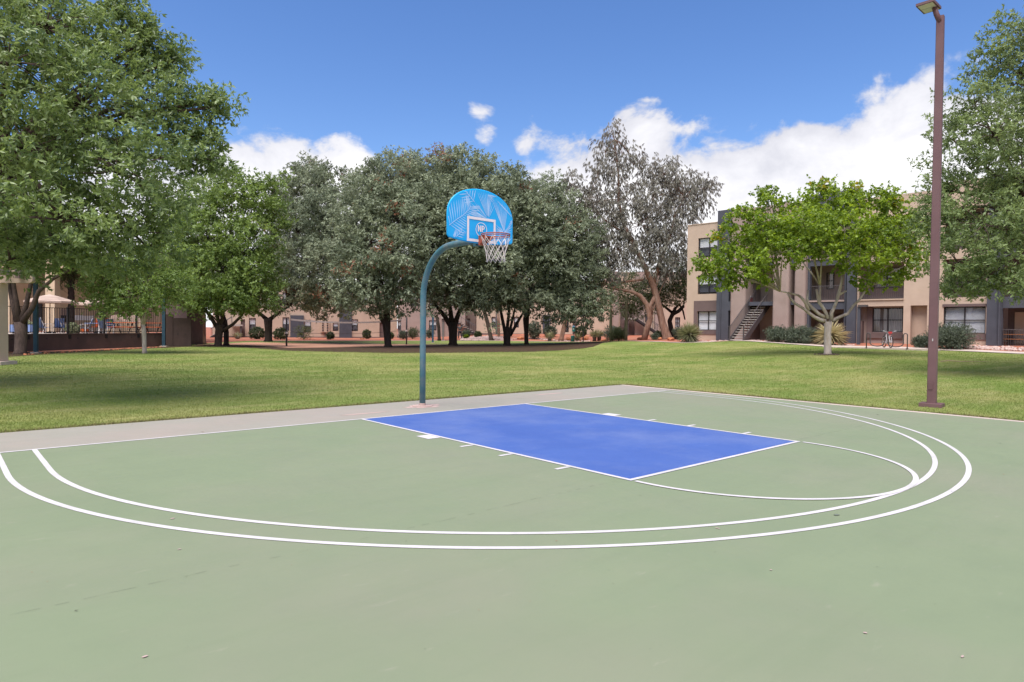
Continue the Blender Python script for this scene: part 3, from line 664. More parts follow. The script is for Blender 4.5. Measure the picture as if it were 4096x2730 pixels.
def trunk_px(pts, D, zbase=None):
    """[(u, v, width px, dd)] -> world points and radii; the first point goes on the ground"""
    o, r = [], []
    for i, p in enumerate(pts):
        dd = p[3] if len(p) > 3 else 0
        q = P(p[0], p[1], D+dd)
        if i == 0:
            g = G(p[0], D+dd); q = g-np.array([0, 0, .12])
        o.append(q); r.append(p[2]*px(D+dd)/2)
    # root flare
    o.insert(1, o[0]+(o[1]-o[0])*.18+np.array([0, 0, .08])); r.insert(1, r[0]*.82)
    r[0] *= 1.25
    return o, r
def trees():
    # near ash whose trunk stands left of the frame
    D = 14.; base = G(-430, D)
    tr = [([base-[0, 0, .1], base+[0, 0, 1.2], base+HR*.2+[0, 0, 2.6]], [.36, .26, .22]), ([base+HR*.2+[0, 0, 2.5], base+HR*1.5+[0, 0, 3.6], base+HR*2.6+HF*-.5+[0, 0, 4.6]], [.17, .14, .09]), ([base+HR*.2+[0, 0, 2.5], base+HR*.3+HF*1+[0, 0, 4.5], base+HR*.8+HF*.8+[0, 0, 6.6]], [.18, .13, .09]), ([base+[0, 0, 2.4], base-HR*1.6+[0, 0, 4.4], base-HR*2.6+[0, 0, 5.6]], [.16, .12, .08])]
    lob = [(-120, -60, 330, 280, 0), (180, 110, 260, 200, -.8), (420, 190, 160, 130, .4), (520, 260, 120, 90, .2), (330, 420, 270, 190, -1.3), (580, 400, 150, 115, 0), (690, 540, 115, 85, .4), (90, 600, 300, 230, -2.2), (480, 680, 240, 170, -1.8), (660, 790, 125, 110, -1), (250, 880, 270, 160, -2.2), (540, 930, 150, 95, -1.4), (-80, 930, 220, 130, -1.8), (760, 650, 75, 48, .3),
           (620, 240, 55, 75, .6), (730, 400, 60, 50, .6), (705, 240, 22, 45, .5), (815, 415, 40, 22, .5), (865, 430, 25, 16, .5), (830, 550, 35, 18, .4), (860, 650, 45, 16, .3), (545, 95, 30, 28, .3), (485, 15, 35, 28, .3), (600, 150, 30, 40, .3), (30, 250, 260, 200, -2), (400, 1020, 130, 55, -1), (40, 1040, 100, 45, -1.6), (240, 1020, 130, 60, -1.2), (600, 1000, 110, 60, -.8),
           (-500, 350, 420, 360, 0), (-460, 800, 380, 200, 1.), (-900, 650, 380, 300, 0), (-520, -250, 420, 280, .5), (-250, 500, 350, 320, 2.5), (-700, 100, 350, 300, 2)]
    tree('ash_tree', 'nearest leafy green tree, overhanging the lawn from the left edge', D, base, tr, px_lobes(lob, D), LM_ASHN, M_BARK, (.115, .022), .46, .85, 22, 8, .12, limb=.07, inner=.3, spread=.85)
    # right tree, trunk right of the frame
    D = 22.; base = G(4420, D)
    tr = [([base-[0, 0, .1], base+[0, 0, 1.3], base-HR*.2+[0, 0, 2.8]], [.36, .27, .22]), ([base-HR*.2+[0, 0, 2.7], base-HR*1.5+[0, 0, 4], base-HR*2.6+[0, 0, 5.2]], [.17, .13, .09]), ([base-HR*.2+[0, 0, 2.7], base+HR*.2+HF*.5+[0, 0, 5], base+[0, 0, 8]], [.18, .14, .08]), ([base-HR*.2+[0, 0, 2.7], base-HR*1.2-HF*.8+[0, 0, 3.6], base-HR*2.6-HF*1.+[0, 0, 4]], [.13, .1, .07])]
    lob = [(4080, 140, 90, 90, 0), (4000, 260, 110, 100, .5), (4100, 330, 130, 130, 0), (3900, 420, 105, 100, 0), (3980, 540, 150, 130, -1), (3810, 560, 95, 90, .5), (4090, 700, 150, 150, -1), (3850, 740, 130, 120, 0), (3750, 760, 60, 70, .5), (3930, 900, 160, 120, -1.2), (4070, 980, 150, 130, -1.5), (3800, 900, 110, 100, 0), (3830, 1050, 110, 90, -.8), (3950, 1110, 130, 80, -1.4), (3820, 1170, 75, 45, -.8), (4060, 1140, 100, 70, -1.4), (3700, 880, 45, 50, .5),
           (4300, 150, 220, 220, 0), (4350, 500, 250, 250, 1), (4300, 850, 250, 200, 0), (4400, 1050, 220, 110, -1), (4650, 600, 260, 260, 0), (4450, -150, 220, 220, .5), (4200, 600, 220, 250, 2.5)]
    tree('shade_tree', 'tall mid-green tree overhanging the lawn at the right edge', D, base, tr, px_lobes(lob, D), LM_RIGHT, M_BARK, (.13, .026), .55, .85, 20, 8, .15, limb=.07, inner=.3)
    # forked tree by the pool wall
    D = 32.; o, r = trunk_px([(80, 1418, 52), (85, 1340, 44), (78, 1290, 40)], D)
    def limb_(pts, D=D): return [P(p[0], p[1], D+(p[3] if len(p) > 3 else 0)) for p in pts], [p[2]*px(D)/2 for p in pts]
    tr = [(o, r), limb_([(74, 1300, 26), (48, 1200, 18), (35, 1120, 15, .5), (20, 1020, 10, 1)]), limb_([(78, 1290, 26), (62, 1190, 18), (50, 1110, 14), (60, 1010, 10)]), limb_([(84, 1290, 24), (105, 1220, 18), (125, 1130, 15), (130, 1040, 10)]), limb_([(84, 1296, 28), (130, 1230, 20), (155, 1165, 17), (215, 1115, 12), (290, 1075, 8)])]
    lob = [(20, 950, 180, 130, .5), (180, 980, 170, 110), (-120, 960, 180, 140), (300, 1040, 110, 70, -.5), (80, 850, 200, 140, 1), (-60, 830, 160, 120), (270, 900, 130, 100, .5), (50, 1070, 90, 40, 1)]
    tree('pool_tree', 'thick-trunked tree forking low in front of the pool fence', D, o[0], tr, px_lobes(lob, D), LM_ASH, M_BARK, (.16, .042), .6, 1.0, 10, 7, .1, limb=.06)
    # small tree in front of the wall
    D = 34.; o, r = trunk_px([(578, 1416, 20), (576, 1340, 17), (573, 1300, 15)], D)
    tr = [(o, r), limb_([(573, 1304, 12), (555, 1240, 8), (520, 1180, 6)], D), limb_([(574, 1304, 12), (590, 1240, 8), (610, 1160, 6)], D), limb_([(573, 1300, 10), (565, 1220, 8), (575, 1130, 5)], D)]
    lob = [(470, 1120, 100, 80), (620, 1110, 100, 80), (550, 1190, 120, 55, -.5), (440, 1200, 75, 45), (660, 1050, 80, 70), (540, 1060, 110, 80), (400, 1130, 70, 60, .5), (610, 1225, 65, 40, -.6), (480, 1235, 75, 35, -.6), (410, 1215, 60, 40, -.4), (690, 1150, 80, 60, -.3), (540, 1130, 130, 80, .8)]
    tree('small_tree', 'small slender pale-trunked tree standing on the grass before the low wall', D, o[0], tr, px_lobes(lob, D), LM_ASH, M_BARKP, (.13, .032), .5, 1.2, 11, 7, .2, limb=.03)
    # bright green tree behind the end of the wall
    D = 46.5; o, r = trunk_px([(872, 1384, 34), (876, 1330, 30), (880, 1300, 34)], D)
    tr = [(o, r), limb_([(872, 1318, 16), (840, 1265, 14), (795, 1205, 10), (770, 1130, 6)], D), limb_([(878, 1305, 16), (866, 1250, 12), (850, 1150, 8)], D), limb_([(882, 1305, 14), (895, 1240, 11), (920, 1130, 7)], D), limb_([(886, 1326, 15), (930, 1300, 13), (965, 1265, 10), (1000, 1215, 6)], D)]
    lob = [(720, 900, 90, 110), (820, 830, 95, 100), (920, 790, 95, 95), (1010, 830, 90, 95), (840, 960, 140, 110, -1), (990, 970, 120, 110, -1), (720, 1040, 100, 100), (890, 1090, 160, 100, -1.5), (1030, 1090, 95, 90), (760, 1170, 95, 60), (930, 1190, 110, 55, -1.5), (1030, 1200, 60, 45, -1), (930, 710, 38, 45), (880, 740, 45, 60, 1), (1010, 740, 35, 50), (1100, 760, 40, 60), (1090, 850, 60, 90), (830, 1060, 120, 100, 1.5), (820, 1240, 50, 30, -.5), (690, 1140, 70, 75, -1), (1010, 1150, 95, 70, -1.8), (860, 1190, 120, 50, -2), (980, 1225, 70, 30, -1.5)]
    tree('green_tree', 'bright green tree on several spreading trunks beside the brown wall end', D, o[0], tr, px_lobes(lob, D), LM_ASH, M_BARK, (.20, .05), .8, .95, 22, 7, .1, limb=.06)
    # dark trees behind it
    D = 60.; o, r = trunk_px([(772, 1366, 26), (772, 1320, 22), (772, 1262, 26)], D)
    lob = [(770, 1180, 100, 70), (700, 1150, 70, 70), (840, 1150, 90, 80), (770, 1090, 120, 80)]
    tree('dark_tree', 'dark round-headed tree far behind the brown wall end', D, o[0], [(o, r)], px_lobes(lob, D), LM_SHRUB, M_BARKD, (.2, .06), .9, .9, 7, 6, .1, limb=.1)
    D = 53.; o, r = trunk_px([(812, 1364, 28), (812, 1320, 22), (808, 1262, 30), (800, 1220, 24)], D)
    tree('shaggy_tree', 'reddish shaggy-barked tree close behind the brown wall end', D, o[0], [(o, r)], px_lobes([(800, 1130, 80, 80), (850, 1080, 90, 90, 1), (740, 1100, 70, 70, 1)], D), LM_ASH, M_BARKE, (.17, .045), .75, .8, 7, 6, .1, limb=.06)
    D = 50.; o, r = trunk_px([(905, 1378, 24), (905, 1330, 20), (898, 1290, 22), (880, 1230, 14)], D)
    tree('dark_tree', 'short dark trunk and crown just right of the bright green tree', D, o[0], [(o, r)], px_lobes([(900, 1130, 80, 70), (940, 1060, 90, 90, 1.5)], D), LM_SHRUB, M_BARKD, (.17, .045), .75, .8, 7, 6, .1, limb=.06)
    # the row of large grey-green trees
    gp = 'grey-green trees round the sand pit'
    def oak(label, D, tk, lob, **kw):
        kw.setdefault('dens', .95)
        tr = []
        for i, p in enumerate(tk):
            if i == 0: o, r = trunk_px(p, D); tr.append((o, r)); b = o[0]
            else: tr.append(limb_(p, D))
        return tree('oak_tree', label, D, b, tr, px_lobes(lob, D), LM_OAK, M_BARKD, (.25, .056), .95, kw['dens']*.95, 26, 7, .18, group=gp, limb=.08, odd=.035, spread=.75)
    oak('grey-green tree with a dark fluted trunk between two clipped round bushes', 64., [[(1073, 1357, 36), (1074, 1320, 28), (1072, 1275, 34)], [(1068, 1280, 18), (1040, 1255, 12), (1010, 1235, 8)], [(1078, 1280, 18), (1110, 1255, 12), (1150, 1230, 8)]],
        [(1150, 790, 80, 80), (1240, 740, 90, 90), (1310, 760, 100, 90, -2), (1340, 880, 150, 120, -4), (1190, 930, 130, 120, -3), (1130, 1070, 110, 110, -2), (1270, 1060, 150, 110, -6), (1390, 1040, 100, 110, -4), (1190, 1180, 120, 70, -5), (1330, 1190, 110, 65, -6), (1060, 1190, 90, 60, 0), (1140, 860, 60, 80), (1170, 720, 30, 50), (1250, 690, 30, 45), (1300, 1000, 150, 130, 2), (1330, 1240, 60, 30, -6)])
    oak('grey-green tree on a leaning double trunk behind the hoop pole, left side', 47.5, [[(1553, 1396, 34), (1548, 1330, 28), (1545, 1280, 34), (1550, 1200, 18)], [(1545, 1312, 13), (1523, 1275, 13), (1520, 1235, 12), (1500, 1180, 8)]],
        [(1470, 820, 120, 110, 1), (1560, 740, 110, 100, 2), (1600, 880, 150, 120), (1450, 960, 120, 110), (1560, 1010, 150, 110, -1.5), (1430, 1080, 110, 90, -1), (1620, 1080, 100, 90, -1), (1530, 1130, 130, 85, -2), (1430, 1170, 85, 60, -1.5), (1600, 1180, 90, 60, -1.5), (1560, 1230, 50, 25, -1), (1480, 1225, 55, 35, -1.5)])
    oak('broad grey-green tree on a stout trunk that splits behind the backboard', 53., [[(1812, 1386, 40), (1812, 1330, 34), (1810, 1290, 42)], [(1800, 1300, 22), (1775, 1260, 18), (1740, 1220, 12)], [(1808, 1295, 22), (1800, 1230, 16), (1800, 1150, 10)], [(1820, 1295, 22), (1840, 1240, 16), (1860, 1180, 10)]],
        [(1500, 780, 80, 80, 2), (1590, 720, 120, 85, 1.5), (1720, 705, 140, 85, 0), (1860, 705, 150, 85, 0), (1990, 750, 120, 95, .5), (1850, 830, 200, 130, -2), (1700, 860, 160, 140, -1.5), (1990, 880, 150, 130, -1.5), (1760, 1000, 170, 130, -3), (1920, 1020, 160, 120, -3), (1700, 1120, 110, 90, -2), (1810, 1150, 140, 75, -3), (1920, 1160, 110, 70, -2.5), (1850, 960, 170, 160, 3), (1740, 1200, 60, 40, -2), (1900, 1210, 70, 35, -2)])
    oak('grey-green tree fanning into four dark stems right of the backboard', 54.5, [[(2028, 1386, 34), (2028, 1340, 30), (2030, 1310, 40)], [(2020, 1330, 14), (2008, 1270, 13), (1995, 1200, 8)], [(2028, 1320, 14), (2035, 1260, 12), (2040, 1190, 8)], [(2036, 1335, 12), (2050, 1280, 10), (2062, 1220, 7)], [(2040, 1345, 13), (2070, 1290, 12), (2100, 1240, 8)]],
        [(2080, 790, 100, 85), (2110, 900, 140, 120, -1), (2030, 1030, 140, 110, -2), (2150, 1050, 130, 110, -1), (1990, 1140, 100, 75, -1.5), (2090, 1160, 110, 70, -2), (2000, 1210, 55, 40, -1.5), (2070, 1210, 60, 35, -1.5), (2080, 980, 130, 140, 3)])
    oak('grey-green tree on a single thin dark trunk, rightmost of its row', 56., [[(2106, 1388, 22), (2105, 1330, 18), (2104, 1280, 26), (2112, 1200, 16)]],
        [(2170, 790, 80, 80, .5), (2240, 850, 100, 90), (2280, 960, 130, 110, -1), (2200, 1070, 130, 110, -1), (2320, 1070, 110, 110), (2200, 1180, 110, 65, -1.5), (2300, 1190, 120, 75, -1), (2380, 1200, 60, 75), (2250, 1250, 90, 40, -1.5), (2350, 1270, 60, 35), (2250, 1050, 140, 150, 3), (2400, 1130, 40, 60)])
    # eucalyptus
    D = 57.; o, r = trunk_px([(2672, 1354, 44), (2650, 1295, 28), (2634, 1220, 26), (2614, 1145, 26), (2575, 1060, 20), (2535, 980, 17), (2500, 910, 15), (2474, 810, 11), (2474, 700, 8), (2458, 560, 4)], D)
    tr = [(o, r), limb_([(2576, 1362, 26), (2590, 1310, 24), (2601, 1275, 23), (2588, 1220, 20), (2560, 1183, 17), (2525, 1167, 13), (2479, 1160, 10), (2420, 1150, 6)], D), limb_([(2625, 1180, 20), (2600, 1225, 15), (2605, 1262, 16)], D), limb_([(2574, 1119, 9), (2520, 1125, 10), (2462, 1134, 8), (2420, 1110, 5)], D), limb_([(2612, 1145, 18), (2640, 1050, 13), (2680, 950, 10), (2700, 860, 7), (2740, 790, 4)], D), limb_([(2520, 950, 12), (2430, 890, 8), (2350, 820, 5)], D)]
    lob = [(2452, 545, 38, 50), (2420, 610, 45, 50), (2490, 620, 45, 50), (2395, 690, 40, 55), (2455, 690, 55, 50), (2545, 660, 45, 50), (2600, 690, 40, 40), (2660, 700, 60, 60), (2690, 660, 25, 30), (2730, 740, 60, 65), (2800, 735, 50, 25), (2850, 745, 25, 18), (2620, 790, 90, 90), (2720, 840, 90, 90), (2800, 810, 55, 80), (2500, 800, 80, 80), (2370, 790, 70, 80), (2290, 740, 45, 50), (2250, 800, 40, 60), (2420, 890, 90, 90), (2560, 900, 100, 90), (2680, 940, 100, 90), (2320, 870, 60, 90), (2480, 1000, 90, 80), (2600, 1020, 100, 80), (2400, 1000, 60, 80), (2700, 1040, 70, 70), (2440, 1090, 80, 50), (2640, 1090, 60, 50)]
    tree('eucalyptus_tree', 'tall sparse greyish eucalyptus with reddish leaning trunks', D, o[0], tr, px_lobes(lob, D, .8), LM_EUC, M_BARKE, (.30, .022), .56, .80, 12, 9, .95, limb=.06, spread=.45, inner=.4, upn=.1, flat=1.3)
    # mesquite beside the apartment corner
    D = 61.; o, r = trunk_px([(2702, 1352, 26), (2685, 1320, 20), (2678, 1285, 18), (2690, 1258, 17), (2715, 1245, 15), (2735, 1225, 12)], D)
    tr = [(o, r), limb_([(2690, 1262, 15), (2700, 1235, 13), (2718, 1218, 11), (2732, 1245, 7), (2740, 1280, 5)], D), limb_([(2694, 1256, 12), (2650, 1220, 9), (2620, 1180, 6)], D)]
    lob = [(2700, 1140, 75, 70), (2740, 1180, 60, 50), (2660, 1180, 70, 55), (2700, 1060, 50, 60), (2590, 1190, 70, 55, 1), (2530, 1150, 70, 60, 3), (2560, 1240, 60, 35, 3), (2740, 1110, 50, 60, 1), (2480, 1220, 55, 50, 3)]
    tree('mesquite_tree', 'low feathery mesquite with a crooked dark trunk beside the apartment corner', D, o[0], tr, px_lobes(lob, D), LM_MES, M_BARKD, (.2, .03), .7, 1.2, 12, 7, .25, limb=.06)
    # leaning trunks among the far trees
    D = 72.; o, r = trunk_px([(1966, 1338, 20), (1950, 1290, 16), (1935, 1240, 14), (1925, 1190, 10)], D)
    tree('leaning_tree', 'leaning leafy tree in front of the far stairs', D, o[0], [(o, r)], px_lobes([(1930, 1200, 60, 50), (1890, 1225, 45, 35), (1950, 1170, 60, 50), (1975, 1310, 18, 22)], D), LM_OAK, M_BARK, (.2, .05), .8, .9, 8, 6, .2, limb=.06)
    o, r = trunk_px([(2243, 1335, 24), (2258, 1300, 18), (2268, 1260, 14)], D)
    tree('leaning_tree', 'reddish leaning trunk behind the green waste station', D, o[0], [(o, r)], px_lobes([(2270, 1210, 70, 60), (2230, 1190, 60, 50)], D), LM_OAK, M_BARKE, (.2, .05), .8, .8, 8, 6, .2, limb=.06)
    o, r = trunk_px([(1757, 1346, 16), (1755, 1310, 13), (1748, 1270, 12)], D)
    tree('leaning_tree', 'slim dark-trunked tree beside the blue post behind the sand', D, o[0], [(o, r)], px_lobes([(1745, 1215, 60, 50), (1780, 1190, 50, 50)], D), LM_OAK, M_BARKD, (.2, .05), .8, .8, 8, 6, .2, limb=.05)
    D = 76.; o, r = trunk_px([(1995, 1340, 13), (1994, 1300, 12), (1992, 1255, 12)], D)
    tree('palm_trunk_tree', 'bare reddish palm trunk beside the four-stemmed tree', D, o[0], [(o, r)], px_lobes([(1992, 1215, 45, 30)], D), LM_PALM, M_BARKE, (.5, .03), .8, 1, 8, 6, .2, limb=.05)
    # bright small-park tree with the pale trunk
    D = 31.5; o, r = trunk_px([(3312, 1420, 34), (3310, 1360, 28), (3311, 1320, 26), (3312, 1288, 32)], D)
    Z = lambda x, y: (3150+x*.2041, 1080+y*.2041)
    def L3(pts): return limb_([(*Z(x, y), w*.2041) for x, y, w in pts], D)
    tr = [(o, r), L3([(740, 1010, 90), (640, 980, 75), (520, 920, 65), (400, 830, 60), (330, 770, 55), (150, 660, 50), (60, 560, 40), (0, 470, 30)]), L3([(730, 930, 70), (620, 870, 65), (480, 740, 60), (400, 650, 55), (385, 560, 40), (400, 400, 35)]), L3([(420, 800, 60), (350, 640, 60), (270, 540, 50), (210, 500, 42), (60, 460, 36), (-150, 420, 25)]), L3([(790, 960, 70), (750, 840, 65), (690, 730, 60), (620, 640, 60), (585, 500, 50), (570, 380, 40)]), L3([(635, 650, 50), (630, 480, 45), (640, 300, 40)]), L3([(860, 980, 70), (860, 840, 75), (900, 770, 65), (960, 620, 55), (1000, 480, 60), (1040, 330, 50), (1080, 100, 35)]), L3([(1010, 490, 50), (1080, 450, 45), (1150, 415, 35)]), L3([(880, 1000, 75), (960, 950, 60), (1180, 860, 58), (1290, 700, 52), (1400, 600, 45), (1470, 500, 40), (1560, 350, 30)])]
    lob = [(3300, 800, 65, 45), (3190, 830, 50, 40), (3080, 830, 45, 40), (2985, 870, 60, 50), (3400, 825, 65, 50), (3500, 815, 60, 45), (3590, 850, 55, 50), (3060, 930, 95, 65, -.5), (3220, 905, 95, 65, -1.2), (3380, 920, 95, 65, -1.2), (3540, 930, 80, 65, -.5), (3640, 960, 55, 70), (2905, 960, 55, 50), (3130, 1010, 95, 55, -1.2), (3290, 990, 85, 50, -1.4), (3440, 1030, 90, 55, -1.2), (3580, 1040, 75, 55, -.5), (2990, 1040, 75, 50), (2890, 1050, 55, 40), (3020, 1105, 70, 28, -.5), (3480, 1120, 65, 30, -.5), (3590, 1120, 50, 30), (2815, 1060, 30, 20), (2850, 1100, 30, 18), (3670, 1050, 35, 40), (3290, 930, 110, 80, 2), (3100, 950, 90, 70, 2.5), (3490, 950, 95, 70, 2.5), (3290, 752, 22, 20), (3060, 785, 25, 22), (2930, 1120, 35, 22), (3420, 770, 25, 20), (3550, 790, 22, 20), (3690, 900, 25, 35)]
    tree('pale_trunk_tree', 'bright lime-green tree with a whitish trunk and spreading bare limbs', D, o[0], tr, px_lobes(lob, D), LM_CIT, M_BARKP, (.14, .054), .52, 1.05, 15, 7, .1, limb=.045, inner=.35, odd=.03, spread=1.0)
    # trees behind the pool
    D = 64.
    for (lab, u, lob) in (('dense dark tree rising behind the pool umbrellas', 250, [(180, 1050, 120, 90), (300, 1080, 120, 80), (100, 1100, 100, 70), (230, 1150, 120, 40)]), ('dark background tree between the pool and the brown enclosure', 520, [(450, 1080, 110, 90), (560, 1060, 110, 100), (640, 1130, 80, 80), (500, 1160, 110, 40)]), ('tall hazy tree seen behind the bright green tree', 690, [(700, 1010, 110, 110), (640, 930, 90, 100), (780, 960, 100, 110)])):
        o, r = trunk_px([(u, 1330, 16), (u+4, 1260, 13), (u, 1180, 10)], D); tree('backdrop_tree', lab, D, o[0], [(o, r)], px_lobes(lob, D), LM_SHRUB if u != 690 else LM_ASH, M_BARKD, (.22, .06), 1.0, .9, 7, 6, .1, limb=.07, group='trees behind the pool')
trees()
# ------------------------------------------------------------------ apartment building on the right
def facade_frame(right, fwd, dr, df, z):
    o = CAM+HR*right+HF*fwd; o[2] = z
    es = unit(HR*dr+HF*df); ei = np.array([-es[1], es[0], 0.])        # along the wall, into the building
    if ei@HF < 0: ei = -ei
    return o, es, ei
class Facade:
    def __init__(s, name, label, right, fwd, dr, df, z, cat='building', group=None):
        s.o, s.es, s.ei = facade_frame(right, fwd, dr, df, z)
        s.t = thing(name, label, cat, s.o, math.atan2(s.es[1], s.es[0]), group)
    def sz(s, u, v, y=0.):
        """where the line of sight through (u, v) meets the wall plane y metres in: (s, z)"""
        d = ray(u, v); n = s.ei; k = ((s.o+s.ei*y-CAM)@n)/(d@n); p = CAM+d*k-s.o; return float(p@s.es), float(p[2])
    def S(s, u, y=0.): return s.sz(u, 1320, y)[0]
    def Z(s, u, v, y=0.): return s.sz(u, v, y)[1]
    def wall(s, s0, s1, z0, z1, y0, y1, mt, holes=(), name='wall', bevel=0):
        xs = sorted({s0, s1, *[h[0] for h in holes], *[h[1] for h in holes]}); zs = sorted({z0, z1, *[h[2] for h in holes], *[h[3] for h in holes]})
        xs = [x for x in xs if s0 <= x <= s1]; zs = [z for z in zs if z0 <= z <= z1]; mb = MB()
        # merge cells column-wise so that no joints show
        for i in range(len(xs)-1):
            cx = (xs[i]+xs[i+1])/2; k = 0
            while k < len(zs)-1:
                cz = (zs[k]+zs[k+1])/2
                if any(h[0] < cx < h[1] and h[2] < cz < h[3] for h in holes): k += 1; continue
                j = k
                while j+1 < len(zs)-1 and not any(h[0] < cx < h[1] and h[2] < (zs[j+1]+zs[j+2])/2 < h[3] for h in holes): j += 1
                mb.box(xs[i], xs[i+1], y0, y1, zs[k], zs[j+1]); k = j+1
        return mb.build(name, mt, s.t)
    def window(s, s0, s1, z0, z1, y, style='blind', cols=2, frame=.05, parent=None):
        """frame with a middle bar, a pane and a blind in each light"""
        w = MB(); f = frame
        w.box(s0, s1, y-.03, y+.05, z0, z0+f); w.box(s0, s1, y-.03, y+.05, z1-f, z1); w.box(s0, s0+f, y-.03, y+.05, z0+f, z1-f); w.box(s1-f, s1, y-.03, y+.05, z0+f, z1-f)
        zm = (z0+z1)/2
        for c in range(1, cols): x = s0+(s1-s0)*c/cols; w.box(x-f*.6, x+f*.6, y-.025, y+.045, z0+f, z1-f)
        xs = [s0+(s1-s0)*c/cols for c in range(cols+1)]
        for c in range(cols): w.box(xs[c]+f*.6 if c else s0+f, xs[c+1]-f*.6 if c < cols-1 else s1-f, y-.02, y+.04, zm-f*.5, zm+f*.5)
        o = w.build('window', M_DARKFR, s.t)
        for c in range(cols):
            a = xs[c]+(f*.6 if c else f); b = xs[c+1]-(f*.6 if c < cols-1 else f)
            for (p, q) in ((z0+f, zm-f*.5), (zm+f*.5, z1-f)):
                MB().poly([(a, y+.01, p), (b, y+.01, p), (b, y+.01, q), (a, y+.01, q)]).build('pane', GLASS, o)
        if style == 'half':
            MB().poly([(s0+f, y+.10, zm-.02), (s1-f, y+.10, zm-.02), (s1-f, y+.10, z1-f), (s0+f, y+.10, z1-f)]).build('blind', M_BLIND, o); MB().poly([(s0+f, y+.12, z0+.15), (s1-f, y+.12, z0+.15), (s1-f, y+.12, zm), (s0+f, y+.12, zm)]).build('screen', mat('insect_screen', (.10, .10, .13), rough=.9), o)
        elif style == 'vertical':
            mb = MB(); n = max(6, int((s1-s0-2*f)/.09))
            for i in range(n):
                a = s0+f+(s1-s0-2*f)*i/n; b = a+(s1-s0-2*f)/n; mb.poly([(a, y+.10, z0+f), (b, y+.14, z0+f), (b, y+.14, z1-f), (a, y+.10, z1-f)])
            mb.build('blind', M_BLIND, o, kind='stuff')
        elif style == 'slats':
            mb = MB(); n = int((z1-z0-2*f)/.065)
            for i in range(n):
                z = z0+f+(z1-z0-2*f)*i/n; mb.poly([(s0+f, y+.10, z), (s1-f, y+.10, z), (s1-f, y+.135, z+.045), (s0+f, y+.135, z+.045)])
            mb.build('blind', M_BLIND, o, kind='stuff')
        elif style == 'curtain':
            mb = MB(); n = 40; pr = [(s0+f+(s1-s0-2*f)*i/n, y+.14+.03*math.sin(i*1.7)+.02*math.sin(i*.7)) for i in range(n+1)]
            for i in range(n): mb.poly([(*pr[i], z0+f), (*pr[i+1], z0+f), (*pr[i+1], z1-f-.02), (*pr[i], z1-f-.02)])
            mb.build('curtain', M_CURT, o, True)
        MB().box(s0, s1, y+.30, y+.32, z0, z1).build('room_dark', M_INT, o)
        return o
    def railing(s, s0, s1, z0, h, y, n=None, mt=None, gap=.115):
        mt = mt or M_RAIL
        o = MB().box(s0, s1, y-.025, y+.025, z0+h-.05, z0+h).build('railing', mt, s.t); MB().box(s0, s1, y-.02, y+.02, z0+.07, z0+.10).build('bottom_rail', mt, o)
        n = n or max(3, int((s1-s0)/gap)); me = MB().box(-.010, .010, -.010, .010, .10, h-.05).mesh('baluster', mt)
        for i in range(n): link('baluster', me, o, loc=(s0+(s1-s0)*(i+.5)/n, y, z0))
        return o
F = Facade('apartment_building', 'three-storey tan and slate apartment block behind the pale-trunked tree', 14.3, 54., 1, -1, .66)
SH = 2.98
